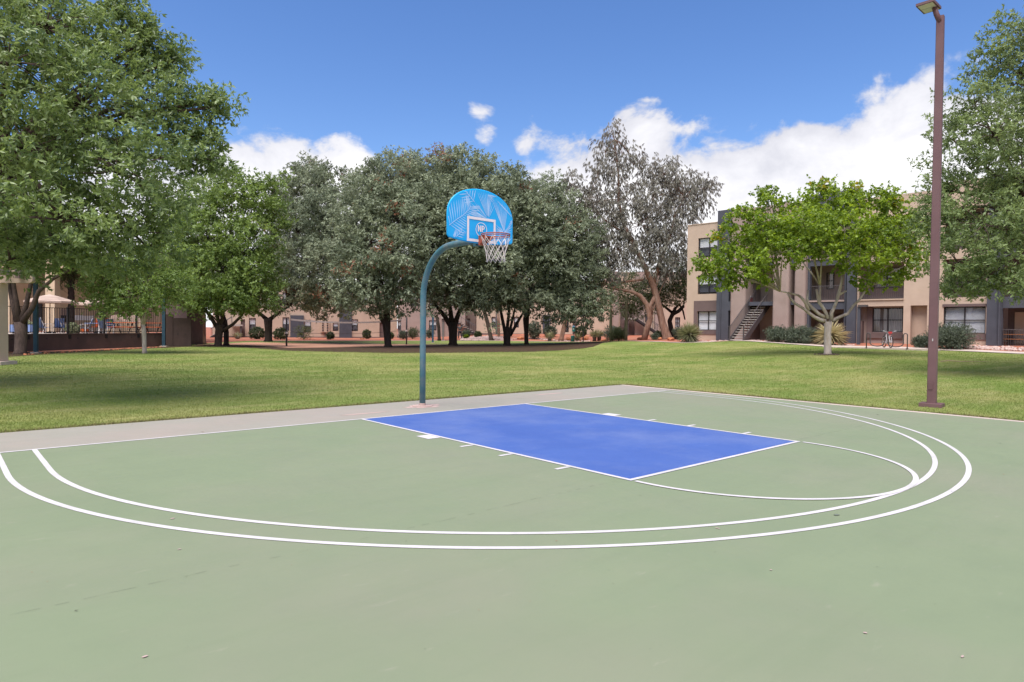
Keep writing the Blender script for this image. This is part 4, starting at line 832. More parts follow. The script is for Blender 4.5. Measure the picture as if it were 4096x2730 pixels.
def apartment():
    B = F
    a0 = B.S(2745); a1 = B.S(2862); topL = B.Z(2745, 905)
    # left wing
    win = []
    for (v0, v1) in ((955, 1033), (1103, 1178), (1246, 1321)): win.append((B.S(2788), a1+.25, B.Z(2788, v1), B.Z(2788, v0)))
    B.wall(a0, a1+.3, -.5, topL, 0, .3, M_BEIGE, win)
    B.wall(a0+.003, a0+.3, -.5, topL-.01, .3, 9, M_BEIGE, name='side_wall')
    for i, w in enumerate(win): B.window(w[0], w[1], w[2], w[3], .12, 'half' if i < 2 else 'vertical')
    # brown surround of the ground-floor window
    bs0, bz0, bz1 = B.S(2775), B.Z(2775, 1338), B.Z(2775, 1205); w = win[2]
    B.wall(bs0, a1+.1, bz0, bz1, -.05, .002, M_BROWN, [(w[0], a1+.25, w[2], w[3])], 'window_surround')
    MB().box(a0-.02, a1+.2, -.04, .32, topL, topL+.06).build('parapet_cap', M_BEIGE, B.t)
    # slate tower with deep openings
    t0, t1 = B.S(2864, -.45), B.S(2922, -.45); topT = B.Z(2866, 845, -.45); t2 = B.S(3424, -.45)
    op0, op1 = t0+1.0, t1+.02
    holes = [(op0, 9e9, k*SH+.06, k*SH+2.35) for k in range(3)]
    B.wall(t0, t1, -.5, topT, -.45, .0, M_SLATE, [(op0, t1, h[2], h[3]) for h in holes], 'slate_pier')
    B.wall(t0, t0+.3, -.5, topT-.01, .0, 3, M_SLATE, name='slate_return')
    MB().tube([(t0+.36, -.50, -.1), (t0+.36, -.50, topT-1.5)], .05, 8).box(t0+.2, t0+.52, -.60, -.452, topT-1.5, topT-1.1).build('downspout', M_SLATE, B.t)
    # rear wall of the recesses + floors
    rs0, rs1 = t0+.3, B.S(3222)
    B.wall(rs0, rs1, -.5, topT-.6, 2.2, 2.5, M_BEIGE, [(op0+.1, op0+1.0, k*SH+.05, k*SH+2.1) for k in range(3)], 'recess_wall')
    for k in range(3): MB().box(op0+.1, op0+1.0, 2.3, 2.4, k*SH+.05, k*SH+2.1).build('door_or_recess', M_SLATE, B.t)
    for k in (1, 2): MB().box(rs0, rs1, -.2, 2.19, k*SH-.28, k*SH).build('floor_slab', M_SLATE, B.t)
    for k in range(3): B.railing(op0, t1+.1, k*SH, 1.0, -.3, mt=M_BLACK)
    # mauve round-cornered columns
    def column(u0, u1, y0, y1, top, mt=M_PINK, name='column'):
        s0, s1 = B.S(u0, y0), B.S(u1, y0); r = .18; pts = []
        for (cx, cy, a) in ((s0+r, y0+r, PI), (s1-r, y0+r, 1.5*PI), (s1-r, y1-r, 0), (s0+r, y1-r, .5*PI)):
            for q in range(5): pts.append((cx+r*math.cos(a+q*PI/8), cy+r*math.sin(a+q*PI/8)))
        mb = MB(); n = len(pts); mb.v = [(x, y, z) for z in (-.5, top) for x, y in pts]
        mb.f = [(i, (i+1) % n, n+(i+1) % n, n+i) for i in range(n)]+[tuple(range(n-1, -1, -1)), tuple(range(n, 2*n))]; return mb.build(name, mt, B.t)
    topC = B.Z(2930, 838, -.6)
    column(2917, 2978, -.6, .9, topC); column(3086, 3151, -.6, .9, topC); column(3172, 3217, -.45, .9, topC)
    c0, c1 = B.S(2979, -.3), B.S(3216, -.3)
    B.wall(B.S(2917, -.3)+.1, c1-.1, 2*SH+2.4, topC-.01, -.3, .1, M_PINK, name='tower_head')
    B.wall(B.S(2979), B.S(2979)+.2, .0, 2*SH+2.4, 1.0, 2.19, M_PINK, name='stair_side_wall'); B.wall(B.S(3100), B.S(3100)+.2, .0, 2*SH+2.4, .95, 2.19, M_PINK, name='stair_side_wall')
    # grey bay with patio and balconies
    g0, g1 = B.S(3218), B.S(3426); gp = B.S(3374)
    topG = B.Z(3330, 770)
    holes = [(B.S(3236), gp, k*SH+(-.1 if k == 0 else .02), k*SH+(2.35 if k == 0 else 2.45)) for k in range(3)]
    B.wall(g0, g1, -.5, topG, 0, .35, M_SLATE, holes, 'slate_frame')
    B.wall(gp+.25, g1, -.5, topG-.05, -.28, 0, M_SLATE, name='slate_pilaster'); MB().tube([(gp+.1, -.06, -.1), (gp+.1, -.06, topG-.6)], .05, 8).build('downspout', M_SLATE, B.t)
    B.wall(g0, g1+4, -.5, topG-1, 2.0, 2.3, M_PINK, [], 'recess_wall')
    for k in range(3):
        B.railing(B.S(3236), gp, k*SH, 1.05, .2)
        B.window(B.S(3262), B.S(3292), k*SH+.9, k*SH+2.1, 1.93, 'none', 1)
        if k: MB().box(B.S(3236)-.02, gp+.02, -.06, .36, k*SH-.10, k*SH+.015).build('balcony_edge', M_PINK, B.t); MB().box(g0+.02, g1-.02, .36, 1.99, k*SH-.15, k*SH).build('floor_slab', M_PINK, B.t)
    MB().box(B.S(3300), B.S(3345), 1.94, 1.99, 0, 2.1).build('door_or_recess', M_BROWN, B.t)
    # beige balcony bay
    b0, b1, b2, b3 = g1, B.S(3612), B.S(3640), B.S(3707); topB = B.Z(3600, 778)
    lo = B.Z(3520, 1226)
    holes = [(b0+.15, b1, -.05, lo)] + [(b0+.1, b1, k*SH+.02, k*SH+2.4) for k in (1, 2)] + [(b2, b3, 0, B.Z(3640, 1223))]
    B.wall(b0, B.S(3762), -.5, topB, 0, .32, M_BEIGE, holes)
    B.wall(b2-.05, b3+.05, -.5, 3.0, .55, .7, M_BEIGE, name='niche_wall')
    wz0, wz1 = B.Z(3490, 1329, .7), B.Z(3490, 1233, .7); ws0, ws1 = B.S(3488, .7), B.S(3610, .7)
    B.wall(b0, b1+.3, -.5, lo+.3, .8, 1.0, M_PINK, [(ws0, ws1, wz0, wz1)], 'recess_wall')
    B.window(ws0, ws1, wz0, wz1, .85, 'curtain', 2, .06)
    MB().box(ws0-.35, ws1, .70, .80, wz0-.42, wz0-.02).box(ws0-.35, ws0, .70, .80, wz0-.02, wz1+.1).build('window_surround', M_BROWN, B.t)
    MB().box(B.S(3438, .6), B.S(3452, .6), .3, .8, -.1, 1.55).build('utility_door', M_BROWN, B.t)
    for k in (1, 2):
        MB().box(b0+.1, b1+.02, -.08, 2.0, k*SH-.06, k*SH+.018).build('balcony_edge', M_BEIGE, B.t); B.railing(b0+.1, b1, k*SH+.02, 1.05, .05)
        B.window(B.S(3490, 1.9), B.S(3600, 1.9), k*SH+.85, k*SH+2.2, 1.9, 'half', 2)
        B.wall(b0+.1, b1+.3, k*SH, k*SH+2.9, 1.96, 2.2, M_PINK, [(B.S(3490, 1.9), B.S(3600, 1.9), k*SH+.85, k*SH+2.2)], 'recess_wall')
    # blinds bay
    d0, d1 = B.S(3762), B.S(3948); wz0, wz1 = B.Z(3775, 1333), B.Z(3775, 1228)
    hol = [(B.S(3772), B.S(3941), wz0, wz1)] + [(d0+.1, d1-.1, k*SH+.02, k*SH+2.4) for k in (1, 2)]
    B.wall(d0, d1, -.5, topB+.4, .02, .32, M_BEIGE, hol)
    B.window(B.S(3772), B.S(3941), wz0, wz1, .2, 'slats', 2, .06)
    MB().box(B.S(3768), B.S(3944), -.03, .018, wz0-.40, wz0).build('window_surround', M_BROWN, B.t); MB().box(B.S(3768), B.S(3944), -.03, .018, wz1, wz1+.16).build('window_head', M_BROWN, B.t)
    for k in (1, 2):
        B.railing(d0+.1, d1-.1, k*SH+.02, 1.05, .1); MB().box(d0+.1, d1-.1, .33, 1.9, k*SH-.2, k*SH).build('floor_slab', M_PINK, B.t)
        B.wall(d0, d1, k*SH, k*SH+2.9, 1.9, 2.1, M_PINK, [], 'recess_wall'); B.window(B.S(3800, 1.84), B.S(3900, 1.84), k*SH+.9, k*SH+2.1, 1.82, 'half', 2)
    # slate pier and corner patio
    e0, e1, e2 = d1, B.S(4007), B.S(4360)
    B.wall(e0, e1, -.5, topB+.5, -.25, .3, M_SLATE, name='slate_pier'); MB().tube([(e0+.62, -.32, -.1), (e0+.62, -.32, topB-.5)], .05, 8).build('downspout', M_SLATE, B.t)
    B.wall(e1, e2+.6, -.5, topB+.5, 0, .3, M_SLATE, [(e1+.02, e2, k*SH, k*SH+2.3) for k in range(3)], 'slate_frame')
    B.wall(e1, e2+.6, -.5, topB, 2.0, 2.2, M_BROWN, name='recess_wall')
    for k in range(3):
        B.railing(e1+.02, e2, k*SH, 1.05, .12)
        if k: MB().box(e1, e2, .31, 1.99, k*SH-.2, k*SH).build('floor_slab', M_PINK, B.t)
    MB().box(e1+.35, e1+1.25, 1.9, 1.99, 0, 2.1).build('door_or_recess', M_BEIGE, B.t)
    # roof
    MB().box(a0+.1, e2+.6, 2.5, 11, topL-.5, topL-.3).build('roof', M_SLATE, B.t); MB().box(g0, e2+.6, .35, 2.4, topB-.6, topB-.4).build('roof', M_SLATE, B.t)
    MB().box(a0+.3, e2+.6, 9, 9.3, -.5, topL-.5).build('rear_wall', M_BEIGE, B.t)
apartment()
def staircase():
    s0, y0 = 5.34, -3.15; n = 16; rise, run, wd = SH/n, .262, 1.12
    o = F.o+F.es*s0+F.ei*y0; o = o.copy(); o[2] = F.o[2]-.02
    t = thing('staircase', 'open dark steel staircase with pale treads leading up into the apartment block', 'staircase', o, math.atan2(F.es[1], F.es[0]))
    tread = MB().box(.05, wd-.05, 0, .27, -.05, 0).mesh('tread', M_TREAD)
    for i in range(n): link('tread', tread, t, loc=(0, i*run, (i+1)*rise))
    for x in (0, wd-.05):
        MB().prism([(-.15, -.05), (.25, -.05), (n*run+.1, SH-.28), (n*run+.1, SH+.06), (n*run-.1, SH+.06), (-.15, .22)], 0, .05, lambda y, xx, z: (x+xx, y, z)).build('stringer', M_RAIL, t)
    bal = MB().box(-.012, .012, -.012, .012, 0, .92).mesh('baluster', M_RAIL)
    for x in (.025, wd-.025):
        r = MB().tube([(x, -.25, rise+.95), (x, -.05, rise*.8+.95), (x, n*run, SH+.95)], .024, 6).tube([(x, 0, rise+.12), (x, n*run, SH+.12)], .015, 6).build('handrail', M_RAIL, t)
        for i in range(n*2):
            if x > .5 and i % 4: continue
            y = i*run/2+.02; link('baluster', bal, r, loc=(x, y, rise+y/run*rise+.06-(.0)))
        MB().box(x-.03, x+.03, -.12, -.05, 0, 1.15).build('newel', M_RAIL, t)
staircase()
# ------------------------------------------------------------------ far buildings behind the trees
def far_block(name, label, u0, u1, D0, D1, z, hgt, windows, panels, doors_and_recesses, mtw=M_BEIGE):
    r0, r1 = (u0-W/2)/FPX*D0, (u1-W/2)/FPX*D1
    B = Facade(name, label, r0, D0, r1-r0, D1-D0, z)
    ln = B.S(u1); holes = []
    B.wall(0, ln, -1., hgt, 0, .3, mtw, [(*sorted((B.S(w[0]), B.S(w[1]))), B.Z(w[0], w[3]), B.Z(w[0], w[2])) for w in windows]+[(B.S(d[0]), B.S(d[1]), 0, B.Z(d[0], d[2])) for d in doors_and_recesses])
    for w in windows: B.window(B.S(w[0]), B.S(w[1]), B.Z(w[0], w[3]), B.Z(w[0], w[2]), .1, w[4] if len(w) > 4 else 'half', w[5] if len(w) > 5 else 1, .07)
    for p in panels: B.wall(B.S(p[0]), B.S(p[1]), -.6, hgt+.3 if p[2] is None else B.Z(p[0], p[2]), -.18, .0, M_SLATE, name='slate_panel')
    for d in doors_and_recesses: MB().box(B.S(d[0]), B.S(d[1]), .2, .28, -.5, B.Z(d[0], d[2])).build('door_or_recess', M_BROWN, B.t)
    B.wall(.0, .3, -1., hgt-.02, .3, 8, mtw, name='side_wall'); B.wall(ln-.3, ln, -1., hgt-.02, .3, 8, mtw, name='side_wall')
    MB().box(.3, ln-.3, .3, 8, hgt-.4, hgt-.2).build('roof', M_BROWN, B.t); MB().box(-.03, ln+.03, -.05, .33, hgt, hgt+.08).build('parapet_cap', mtw, B.t)
    MB().box(-.02, ln+.02, -.03, 0, -.6, .12).build('plinth', M_BROWN, B.t)
    return B
def far_buildings():
    B1 = far_block('far_building', 'long beige two-storey block with slate panels behind the volleyball net', 850, 1588, 78, 85, .05, 6.4,
        [(996, 1023, 1273, 1325), (1130, 1157, 1270, 1326), (1217, 1244, 1280, 1330), (1331, 1354, 1290, 1325), (1407, 1432, 1278, 1325), (996, 1023, 1170, 1222), (1130, 1157, 1170, 1222), (1217, 1244, 1170, 1222), (1331, 1354, 1175, 1222), (1440, 1470, 1175, 1222)], [(1161, 1215, 1262), (1357, 1407, None)], [(963, 980, 1278), (1518, 1536, 1290)])
    mp = B1
    # utility meters on the wall
    t = thing('meter_panel', 'beige electric meter cabinet with two rows of meters on the far wall', 'meter panel', B1.o, math.atan2(B1.es[1], B1.es[0]))
    y = -.25; s0, s1, z0, z1 = B1.S(1283, y), B1.S(1318, y), B1.Z(1283, 1330, y), B1.Z(1283, 1284, y)
    MB().box(s0, s1, y, -.01, z0, z1).build('cabinet', M_BEIGE, t); MB().tube([((s0+s1)/2, -.1, z0), ((s0+s1)/2, -.1, -.3)], .06, 8).build('conduit', M_BROWN, t)
    me = MB().lathe([(.09, 0), (.09, .10), (.05, .12)], n=10).mesh('meter', M_DARKFR)
    for i in range(4):
        for x in (s0+.25, s1-.25): o = link('meter', me, t, loc=(x, y, z0+.25+i*(z1-z0-.45)/3.2)); o.rotation_euler = (PI/2, 0, 0)
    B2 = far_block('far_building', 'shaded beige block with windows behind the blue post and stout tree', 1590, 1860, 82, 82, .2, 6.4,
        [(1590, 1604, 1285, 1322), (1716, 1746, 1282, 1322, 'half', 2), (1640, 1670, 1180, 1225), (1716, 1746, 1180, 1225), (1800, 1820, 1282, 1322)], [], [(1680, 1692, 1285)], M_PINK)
    B3 = far_block('far_building', 'beige block with dark windows behind the four-stemmed tree', 1905, 2440, 83, 80, .68, 6.6,
        [(1966, 1982, 1268, 1311), (2055, 2075, 1268, 1311), (2170, 2195, 1268, 1311), (2260, 2275, 1265, 1330, 'none'), (2110, 2130, 1180, 1222), (1966, 1990, 1180, 1222), (2330, 2360, 1180, 1222)], [(1984, 1994, None), (2172, 2200, 1262)], [(2290, 2306, 1275)])
    B4 = far_block('far_building', 'beige wing with dark stair recess and mauve columns behind the saguaro', 2450, 2800, 79, 79, .72, 7.5,
        [(2700, 2720, 1270, 1310, 'vertical', 2), (2580, 2600, 1240, 1290)], [], [(2480, 2540, 1215)])  # brown panel fills the stair recess; its shade is put into the colour
    for (u0, u1) in ((2452, 2474), (2540, 2576), (2620, 2634)): B4.wall(B4.S(u0, -.6), B4.S(u1, -.6), -.6, 7.6, -.6, -.02, M_PINK, name='column')
    def stairs(lab, B, u, v, sg, n=11, wd=1.1):
        g = B.o+B.es*B.S(u)-B.ei*1.4; g[2] = B.o[2]
        t = thing('staircase', lab, 'staircase', g, math.atan2(B.es[1], B.es[0])); tr = MB().box(-.14, .14, -wd/2, wd/2, -.06, 0).mesh('tread', M_TREAD)
        for i in range(n): link('tread', tr, t, loc=(sg*i*.27, 0, (i+1)*.18))
        for y in (-wd/2, wd/2):
            MB().prism([(-.2*sg, 0), (.2*sg, 0), (sg*n*.27, n*.18-.2), (sg*n*.27, n*.18+.1)], y-.03, y+.03).build('stringer', M_DARKFR, t); MB().tube([(-.1*sg, y, 1.0), (sg*n*.27, y, n*.18+.95)], .03, 6).build('handrail', M_RAIL, t)
            for i in range(0, n+1, 2): MB().box(sg*i*.27-.02, sg*i*.27+.02, y-.02, y+.02, i*.18, i*.18+1.0).build('baluster', M_RAIL, t)
        MB().box(sg*n*.27-.1, sg*n*.27+sg*1.2, -wd/2, 1.3, n*.18-.1, n*.18+.08).build('landing', M_TREAD, t)
        MB().box(sg*n*.27+sg*.9, sg*n*.27+sg*1.1, -wd/2+.1, -wd/2+.3, -.5, n*.18-.1).build('post', M_RAIL, t)
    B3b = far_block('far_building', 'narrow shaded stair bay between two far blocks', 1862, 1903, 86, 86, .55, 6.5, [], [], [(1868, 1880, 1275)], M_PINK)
    stairs('far stairs climbing left behind the person under the trees', B3, 1910, 1335, -1); stairs('far stairs glimpsed between the leaning eucalyptus trunks', B4, 2632, 1338, -1); stairs('dim far stairs under the bright green tree, beside the wall end', B1, 852, 1345, 1, 8)
far_buildings()
# ------------------------------------------------------------------ pool wall, fence, posts
def pool():
    A = CAM+HR*((160-W/2)/FPX*36)+HF*36; Bp = CAM+HR*((652-W/2)/FPX*45.2)+HF*45.2
    d = Bp-A; d[2] = 0; Lab = np.linalg.norm(d); es = d/Lab; ang = math.atan2(es[1], es[0])
    ei = np.array([-es[1], es[0], 0]); ei = ei if ei@HR < 0 else -ei       # pool side is to the left (west)
    sg = 1 if np.dot(ei, [-es[1], es[0], 0]) > 0 else -1
    base = A.copy(); base[2] = 0
    wh = .88; s0 = -9.
    wt = thing('retaining_wall', 'low dark brown stucco retaining wall below the pool fence', 'wall', base, ang)
    MB().box(s0, Lab+.2, 0, sg*.25, -.4, wh).build('wall', M_WALLBR, wt); MB().box(s0, Lab+.2, sg*-.03, sg*.28, wh, wh+.05).build('cap', M_WALLBR, wt)
    wp = MB().tube([(0, -sg*.03, 0), (0, sg*.05, 0)], .035, 8).mesh('weep_hole', M_DARKFR)
    for i in range(9): link('weep_hole', wp, wt, loc=(s0+1.2+i*2.05, -sg*.0, wh-.22))
    deck = MB().box(s0, Lab+.15, sg*.25, sg*40, -.4, wh-.02).build('pool_deck', M_CONC, kind='structure'); deck.location = Vector(base); deck.rotation_euler = (0, 0, ang)
    ft = thing('pool_fence', 'black iron picket fence on top of the brown retaining wall', 'fence', base+[0, 0, wh+.05], ang)
    yf = sg*.12; fh = 1.46
    for z in (.08, fh-.03): MB().box(s0, Lab, yf-.02, yf+.02, z, z+.035).build('rail', M_BLACK, ft)
    pk = MB().box(-.011, .011, yf-.011, yf+.011, .04, fh).mesh('picket', M_BLACK); n = int((Lab-s0)/.165)
    for i in range(n): link('picket', pk, ft, loc=(s0+(Lab-s0)*(i+.5)/n, 0, 0))
    pm_ = MB().box(-.045, .045, yf-.045, yf+.045, -.06, fh+.05).mesh('post', M_BLACK)
    for i in range(7): link('post', pm_, ft, loc=(s0+.4+i*2.62, 0, 0))
    bk = MB().box(-.07, .07, -sg*.02-.03, -sg*.02+.03, -.30, -.06).mesh('post_bracket', M_BLACK)
    for i in range(7): link('post_bracket', bk, ft, loc=(s0+.4+i*2.62, -sg*.012, 0))
    # stepped wall end and enclosure
    et = thing('wall_end', 'stepped brown stucco wall end with small drain holes beside the bright green tree', 'wall', base+es*(Lab+.2), ang)
    MB().box(0, .48, -.15, .35, -.4, 2.2).build('wall', M_WALLBR, et); e2 = MB().box(.48, 1.62, -.12, .3, -.4, 1.96).build('wall', M_WALLBR, et)
    MB().tube([(.8, -.15*1, .85), (.8, .05, .85)], .035, 8).build('weep_hole', M_DARKFR, et); MB().tube([(1.25, -.15, .85), (1.25, .05, .85)], .035, 8).build('weep_hole', M_DARKFR, et)
    et.rotation_euler = (0, 0, math.atan2((HR*.93+HF*.36)[1], (HR*.93+HF*.36)[0]))
    q = thing('equipment_enclosure', 'tall flat brown enclosure box behind the stepped wall end', 'enclosure', G(660, 49), math.atan2(HR[1], HR[0]))
    w = 88*px(49); zt = float(P(700, 1196, 49)[2])-q.location[2]
    MB().box(0, w, 0, 2.5, -.3, zt).build('wall', M_BROWN, q); MB().box(-.04, w+.04, -.04, 2.54, zt, zt+.08).build('cap', M_BROWN, q)
    # blue posts
    def post(label, u, D, vtop, w, mt=M_TEALD, group=None, name='steel_post'):
        g = G(u, D); t = thing(name, label, 'post', g, math.atan2(HR[1], HR[0])+.2, group); h = float(P(u, vtop, D)[2]-g[2])
        MB().box(-w/2, w/2, -w/2, w/2, -.1, h).build('shaft', mt, t); MB().box(-w*1.1, w*1.1, -w*1.1, w*1.1, -.05, .06).build('footing', M_CONC, t); MB().box(-w*.6, w*.6, -w*.6, w*.6, h, h+.04).build('cap', mt, t); return t
    post('square dark teal steel post just right of the forked tree by the pool', 143, 33., 1050, .165)
    post('square dark teal steel post at the right end of the pool fence', 655, 44.5, 1185, .19)
    post('slim blue post standing on the far grass right of the volleyball net', 1731, 66., 1262, .17, mat('blue_post_paint', (.05, .12, .22), (.04, .10, .18), .5))
    post('pale grey post beside the slim dark tree behind the sand', 1772, 71., 1290, .15, mat('grey_post_paint', (.22, .19, .2), rough=.6))
    # walkway lamp
    g = G(2333, 70.); t = thing('walkway_lamp', 'thin dark lamp post at the edge of the red gravel bed', 'lamp post', g)
    MB().tube([(0, 0, 0), (0, 0, 2.6)], .055, 8).build('pole', M_DARKFR, t); MB().lathe([(.16, -.03), (.16, .04), (.07, .07)], n=10).build('base', M_DARKFR, t); MB().lathe([(.05, 2.6), (.16, 2.7), (.18, 3.0), (.10, 3.08), (.02, 3.12)], n=10).build('lantern', M_DARKFR, t)
    # second, similar short lamp near the bike
    g = G(3434, 43.3); t = thing('floodlight_post', 'slate-grey post with a small floodlight in front of the tan balcony bay', 'lamp post', g, math.atan2(F.es[1], F.es[0]))
    h = float(P(3434, 1228, 43.3)[2]-g[2]); MB().box(-.09, .09, -.09, .09, -.1, h).build('post', M_SLATE, t); MB().box(-.03, .5, -.16, .16, h-.02, h+.12).build('floodlight', M_RAIL, t)
    return base, es, ei, ang, wh
PB, PE, PI_, PANG, PWH = pool()
def pool_things():
    zdeck = PWH-.02
    M_CREAM = mat('cream_stucco', (.55, .42, .30), (.48, .37, .265), .9, 1.5, 5, .2, 40, .1)
    M_CANV = mat('canvas_tan', (.50, .375, .31), (.42, .31, .26), .9, 3, 3, .1, 30)
    M_STRP = mat('canvas_stripe', (.30, .22, .19), rough=.9)
    M_BLUE = mat('blue_sling', (.20, .28, .50), (.16, .23, .43), .7, 5)
    M_BLUED = mat('blue_sling_back', (.07, .10, .17), (.055, .08, .14), .7, 5)
    M_ORG = mat('orange_plastic', (.62, .13, .03), (.52, .10, .025), .5, 5)
    M_WFR = mat('white_frame', (.6, .58, .58), rough=.5)
    def at(u, D): g = CAM+(HF+HR*(u-W/2)/FPX)*D; g[2] = zdeck; return g
    # umbrellas
    def umbrella(label, u, D, vt, ve, hw):
        g = at(u, D); t = thing('patio_umbrella', label, 'umbrella', g, .3, 'pool umbrellas'); ze = float(P(u, ve, D)[2])-zdeck; zt = float(P(u, vt, D)[2])-zdeck; R = hw*px(D)
        MB().tube([(0, 0, 0), (0, 0, zt-.05)], .035, 8).build('pole', M_CREAM, t); MB().lathe([(.32, 0), (.32, .07), (.06, .12)], n=12).build('base', M_DARKFR, t)
        n = 8
        for i in range(n):
            a0, a1 = 2*PI*i/n, 2*PI*(i+1)/n; mb = MB(); rows = [(0, zt), (.35, zt-(zt-ze)*.30), (.7, zt-(zt-ze)*.66), (1, ze)]
            for k in range(3):
                (r0, z0), (r1, z1) = rows[k], rows[k+1]; sag = lambda r, z: z
                q = [(R*r0*math.cos(a0), R*r0*math.sin(a0), z0), (R*r1*math.cos(a0), R*r1*math.sin(a0), z1), (R*r1*math.cos(a1), R*r1*math.sin(a1), z1), (R*r0*math.cos(a1), R*r0*math.sin(a1), z0)]
                mb.poly(q if k else q[:3])
            e0, e1 = (R*math.cos(a0), R*math.sin(a0)), (R*math.cos(a1), R*math.sin(a1)); mb.poly([(*e0, ze), (*e1, ze), (*e1, ze-.12), (*e0, ze-.12)])
            p = mb.build('canopy_panel', M_CANV, t)
            sm = MB()
            for f in (.45, .62, .8):
                def pt(f, a): 
                    z = np.interp(f, [r for r, _ in rows], [z for _, z in rows])+.006; return (R*f*math.cos(a), R*f*math.sin(a), float(z))
                sm.poly([pt(f, a0), pt(f+.05, a0), pt(f+.05, a1), pt(f, a1)])
            sm.build('stripe', M_STRP, p, kind='stuff')
        return t
    umbrella('tan striped pool umbrella, larger and nearer the forked tree', 200, 43., 1178, 1206, 92); umbrella('tan striped pool umbrella partly behind the small pale-trunked tree', 395, 45., 1190, 1218, 88)
    # sling chairs
    def chair(label, u, D, rz, mt):
        g = at(u, D); t = thing('sling_chair', label, 'chair', g, rz, 'blue pool chairs')
        MB().poly([(-.26, -.25, .42), (.26, -.25, .42), (.26, .22, .36), (-.26, .22, .36)]).box(-.26, .26, -.25, .22, .345, .352).build('seat', mt, t); MB().prism([(.20, .36), (.24, .36), (.46, .98), (.42, .98)], -.26, .26, lambda a, b, z: (b, a, z)).build('backrest', mt, t)
        for sx in (-.29, .29):
            MB().tube([(sx, -.28, 0), (sx, -.26, .60), (sx, .30, .62)], .018, 6).build('leg', M_WFR, t); MB().tube([(sx, .34, 0), (sx, .2, .38), (sx, .45, 1.0)], .018, 6).build('leg', M_WFR, t)
    hd = math.atan2(HR[1], HR[0])
    chair('blue chair seen from behind, directly right of the dark teal post', 178, 40.5, hd+2.8, M_BLUED); chair('pale blue chair beside the cream column behind the fence', 232, 43, hd+.4, M_BLUE); chair('pale blue chair tucked against the flowering hedge', 270, 43.2, hd+1.9, M_BLUE)
    chair('pale blue chair left of the small blue table', 340, 43.5, hd-1.1, M_BLUE); chair('dark blue chair-back facing the lawn, right of the small table', 425, 43, hd+2.9, M_BLUED); chair('pale blue chair next to the orange picnic table', 455, 45, hd+1.2, M_BLUE)
    # small blue table
    g = at(376, 43.2); t = thing('side_table', 'small square blue table between the pool chairs', 'table', g, hd+.2); MB().box(-.45, .45, -.35, .35, .66, .70).build('table_top', M_BLUE, t)
    for sx in (-.4, .4):
        for sy in (-.3, .3): MB().box(sx-.02, sx+.02, sy-.02, sy+.02, 0, .66).build('leg', M_WFR, t)
    # blue lounge box and orange cushions
    for lab, u, D, w, h, mt, nm in (('low solid blue lounger left of the dark teal post', 95, 40, 1.3, .55, M_BLUE, 'pool_lounger'), ('orange cushioned stool beside the hedge', 322, 43, .75, .30, M_ORG, 'orange_stool')):
        g = at(u, D); t = thing(nm, lab, 'seat', g, hd); MB().box(-w/2, w/2, -.3, .3, .12, h).build('cushion', mt, t)
        for sx in (-w/2+.08, w/2-.08): MB().box(sx-.04, sx+.04, -.25, .25, 0, .12).build('foot', M_WFR, t)
    for lab, u in (('left bright orange chair behind the small blue table', 387), ('right bright orange chair behind the small blue table', 408)):
        g = at(u, 46.); t = thing('orange_chair', lab, 'chair', g, hd, 'orange chairs'); MB().box(-.25, .25, -.22, .22, .40, .45).build('seat', M_ORG, t); MB().box(-.25, .25, .2, .25, .45, 1.05).build('backrest', M_ORG, t)
        for sx in (-.2, .2):
            for sy in (-.18, .18): MB().box(sx-.02, sx+.02, sy-.02, sy+.02, 0, .40).build('leg', M_WFR, t)
    # picnic tables
    def picnic(label, u, D):
        g = at(u, D); t = thing('picnic_table', label, 'picnic table', g, hd+.05, 'orange picnic tables')
        for i in range(3): MB().box(-.95, .95, -.36+i*.245, -.14+i*.245, .72, .76).build('table_plank', M_ORG, t)
        for sy in (-.68, .68): MB().box(-.95, .95, sy-.13, sy+.13, .43, .47).build('bench', M_ORG, t)
        for sx in (-.62, .62): MB().tube([(sx, -.75, 0), (sx, -.2, .72)], .03, 6).tube([(sx, .75, 0), (sx, .2, .72)], .03, 6).tube([(sx, -.7, .42), (sx, .7, .42)], .03, 6).build('leg_frame', M_DARKFR, t)
    picnic('orange-topped picnic table left of the small pale-trunked tree', 498, 44.3); picnic('orange-topped picnic table right of the small pale-trunked tree', 610, 46.2)
    # covered grills
    for lab, u in (('left tan domed grill cover behind the picnic tables', 470), ('right tan domed grill cover behind the picnic tables', 540)):
        g = at(u, 47.5); t = thing('covered_grill', lab, 'grill', g, hd, 'covered grills'); MB().box(-.7, .7, -.35, .35, 0, .8).build('cabinet', M_CREAM, t); MB().prism([(-.65+1.3*k/10, .8+.5*math.sin(PI*k/10)) for k in range(11)], -.34, .34).build('cover', M_CANV, t)
        for i in range(3): MB().tube([(-.3+i*.3, -.40, .65), (-.3+i*.3, -.34, .65)], .05, 8).build('knob', M_DARKFR, t)
    # cream columns of the pool house and its wall
    t = thing('pool_house', 'cream stucco pool house with square columns behind the fence', 'building', at(-120, 50), hd); o = t.location
    def loc(u, D): q = at(u, D)-np.array(o); return float(q@HR), float(q@HF)
    for (u, w, D) in ((28, 20, 47), (200, 38, 47), (-120, 30, 47)):
        x, y = loc(u, D); w_ = w*px(D); MB().box(x-w_/2, x+w_/2, y, y+.6, 0, 4.6).build('column', M_CREAM, t)
    x0, y0 = loc(-250, 47); x1, _ = loc(260, 47); MB().box(x0, x1, y0-.1, y0+.7, 4.6, 5.3).build('beam', M_CREAM, t)
    xa, ya = loc(-400, 54); xb, _ = loc(640, 54); MB().box(xa, xb, ya, ya+.3, 0, 5.3).build('wall', M_CREAM, t); MB().box(xa-.2, xb+.2, y0-.3, ya+6, 5.3, 5.55).build('roof', M_BROWN, t)
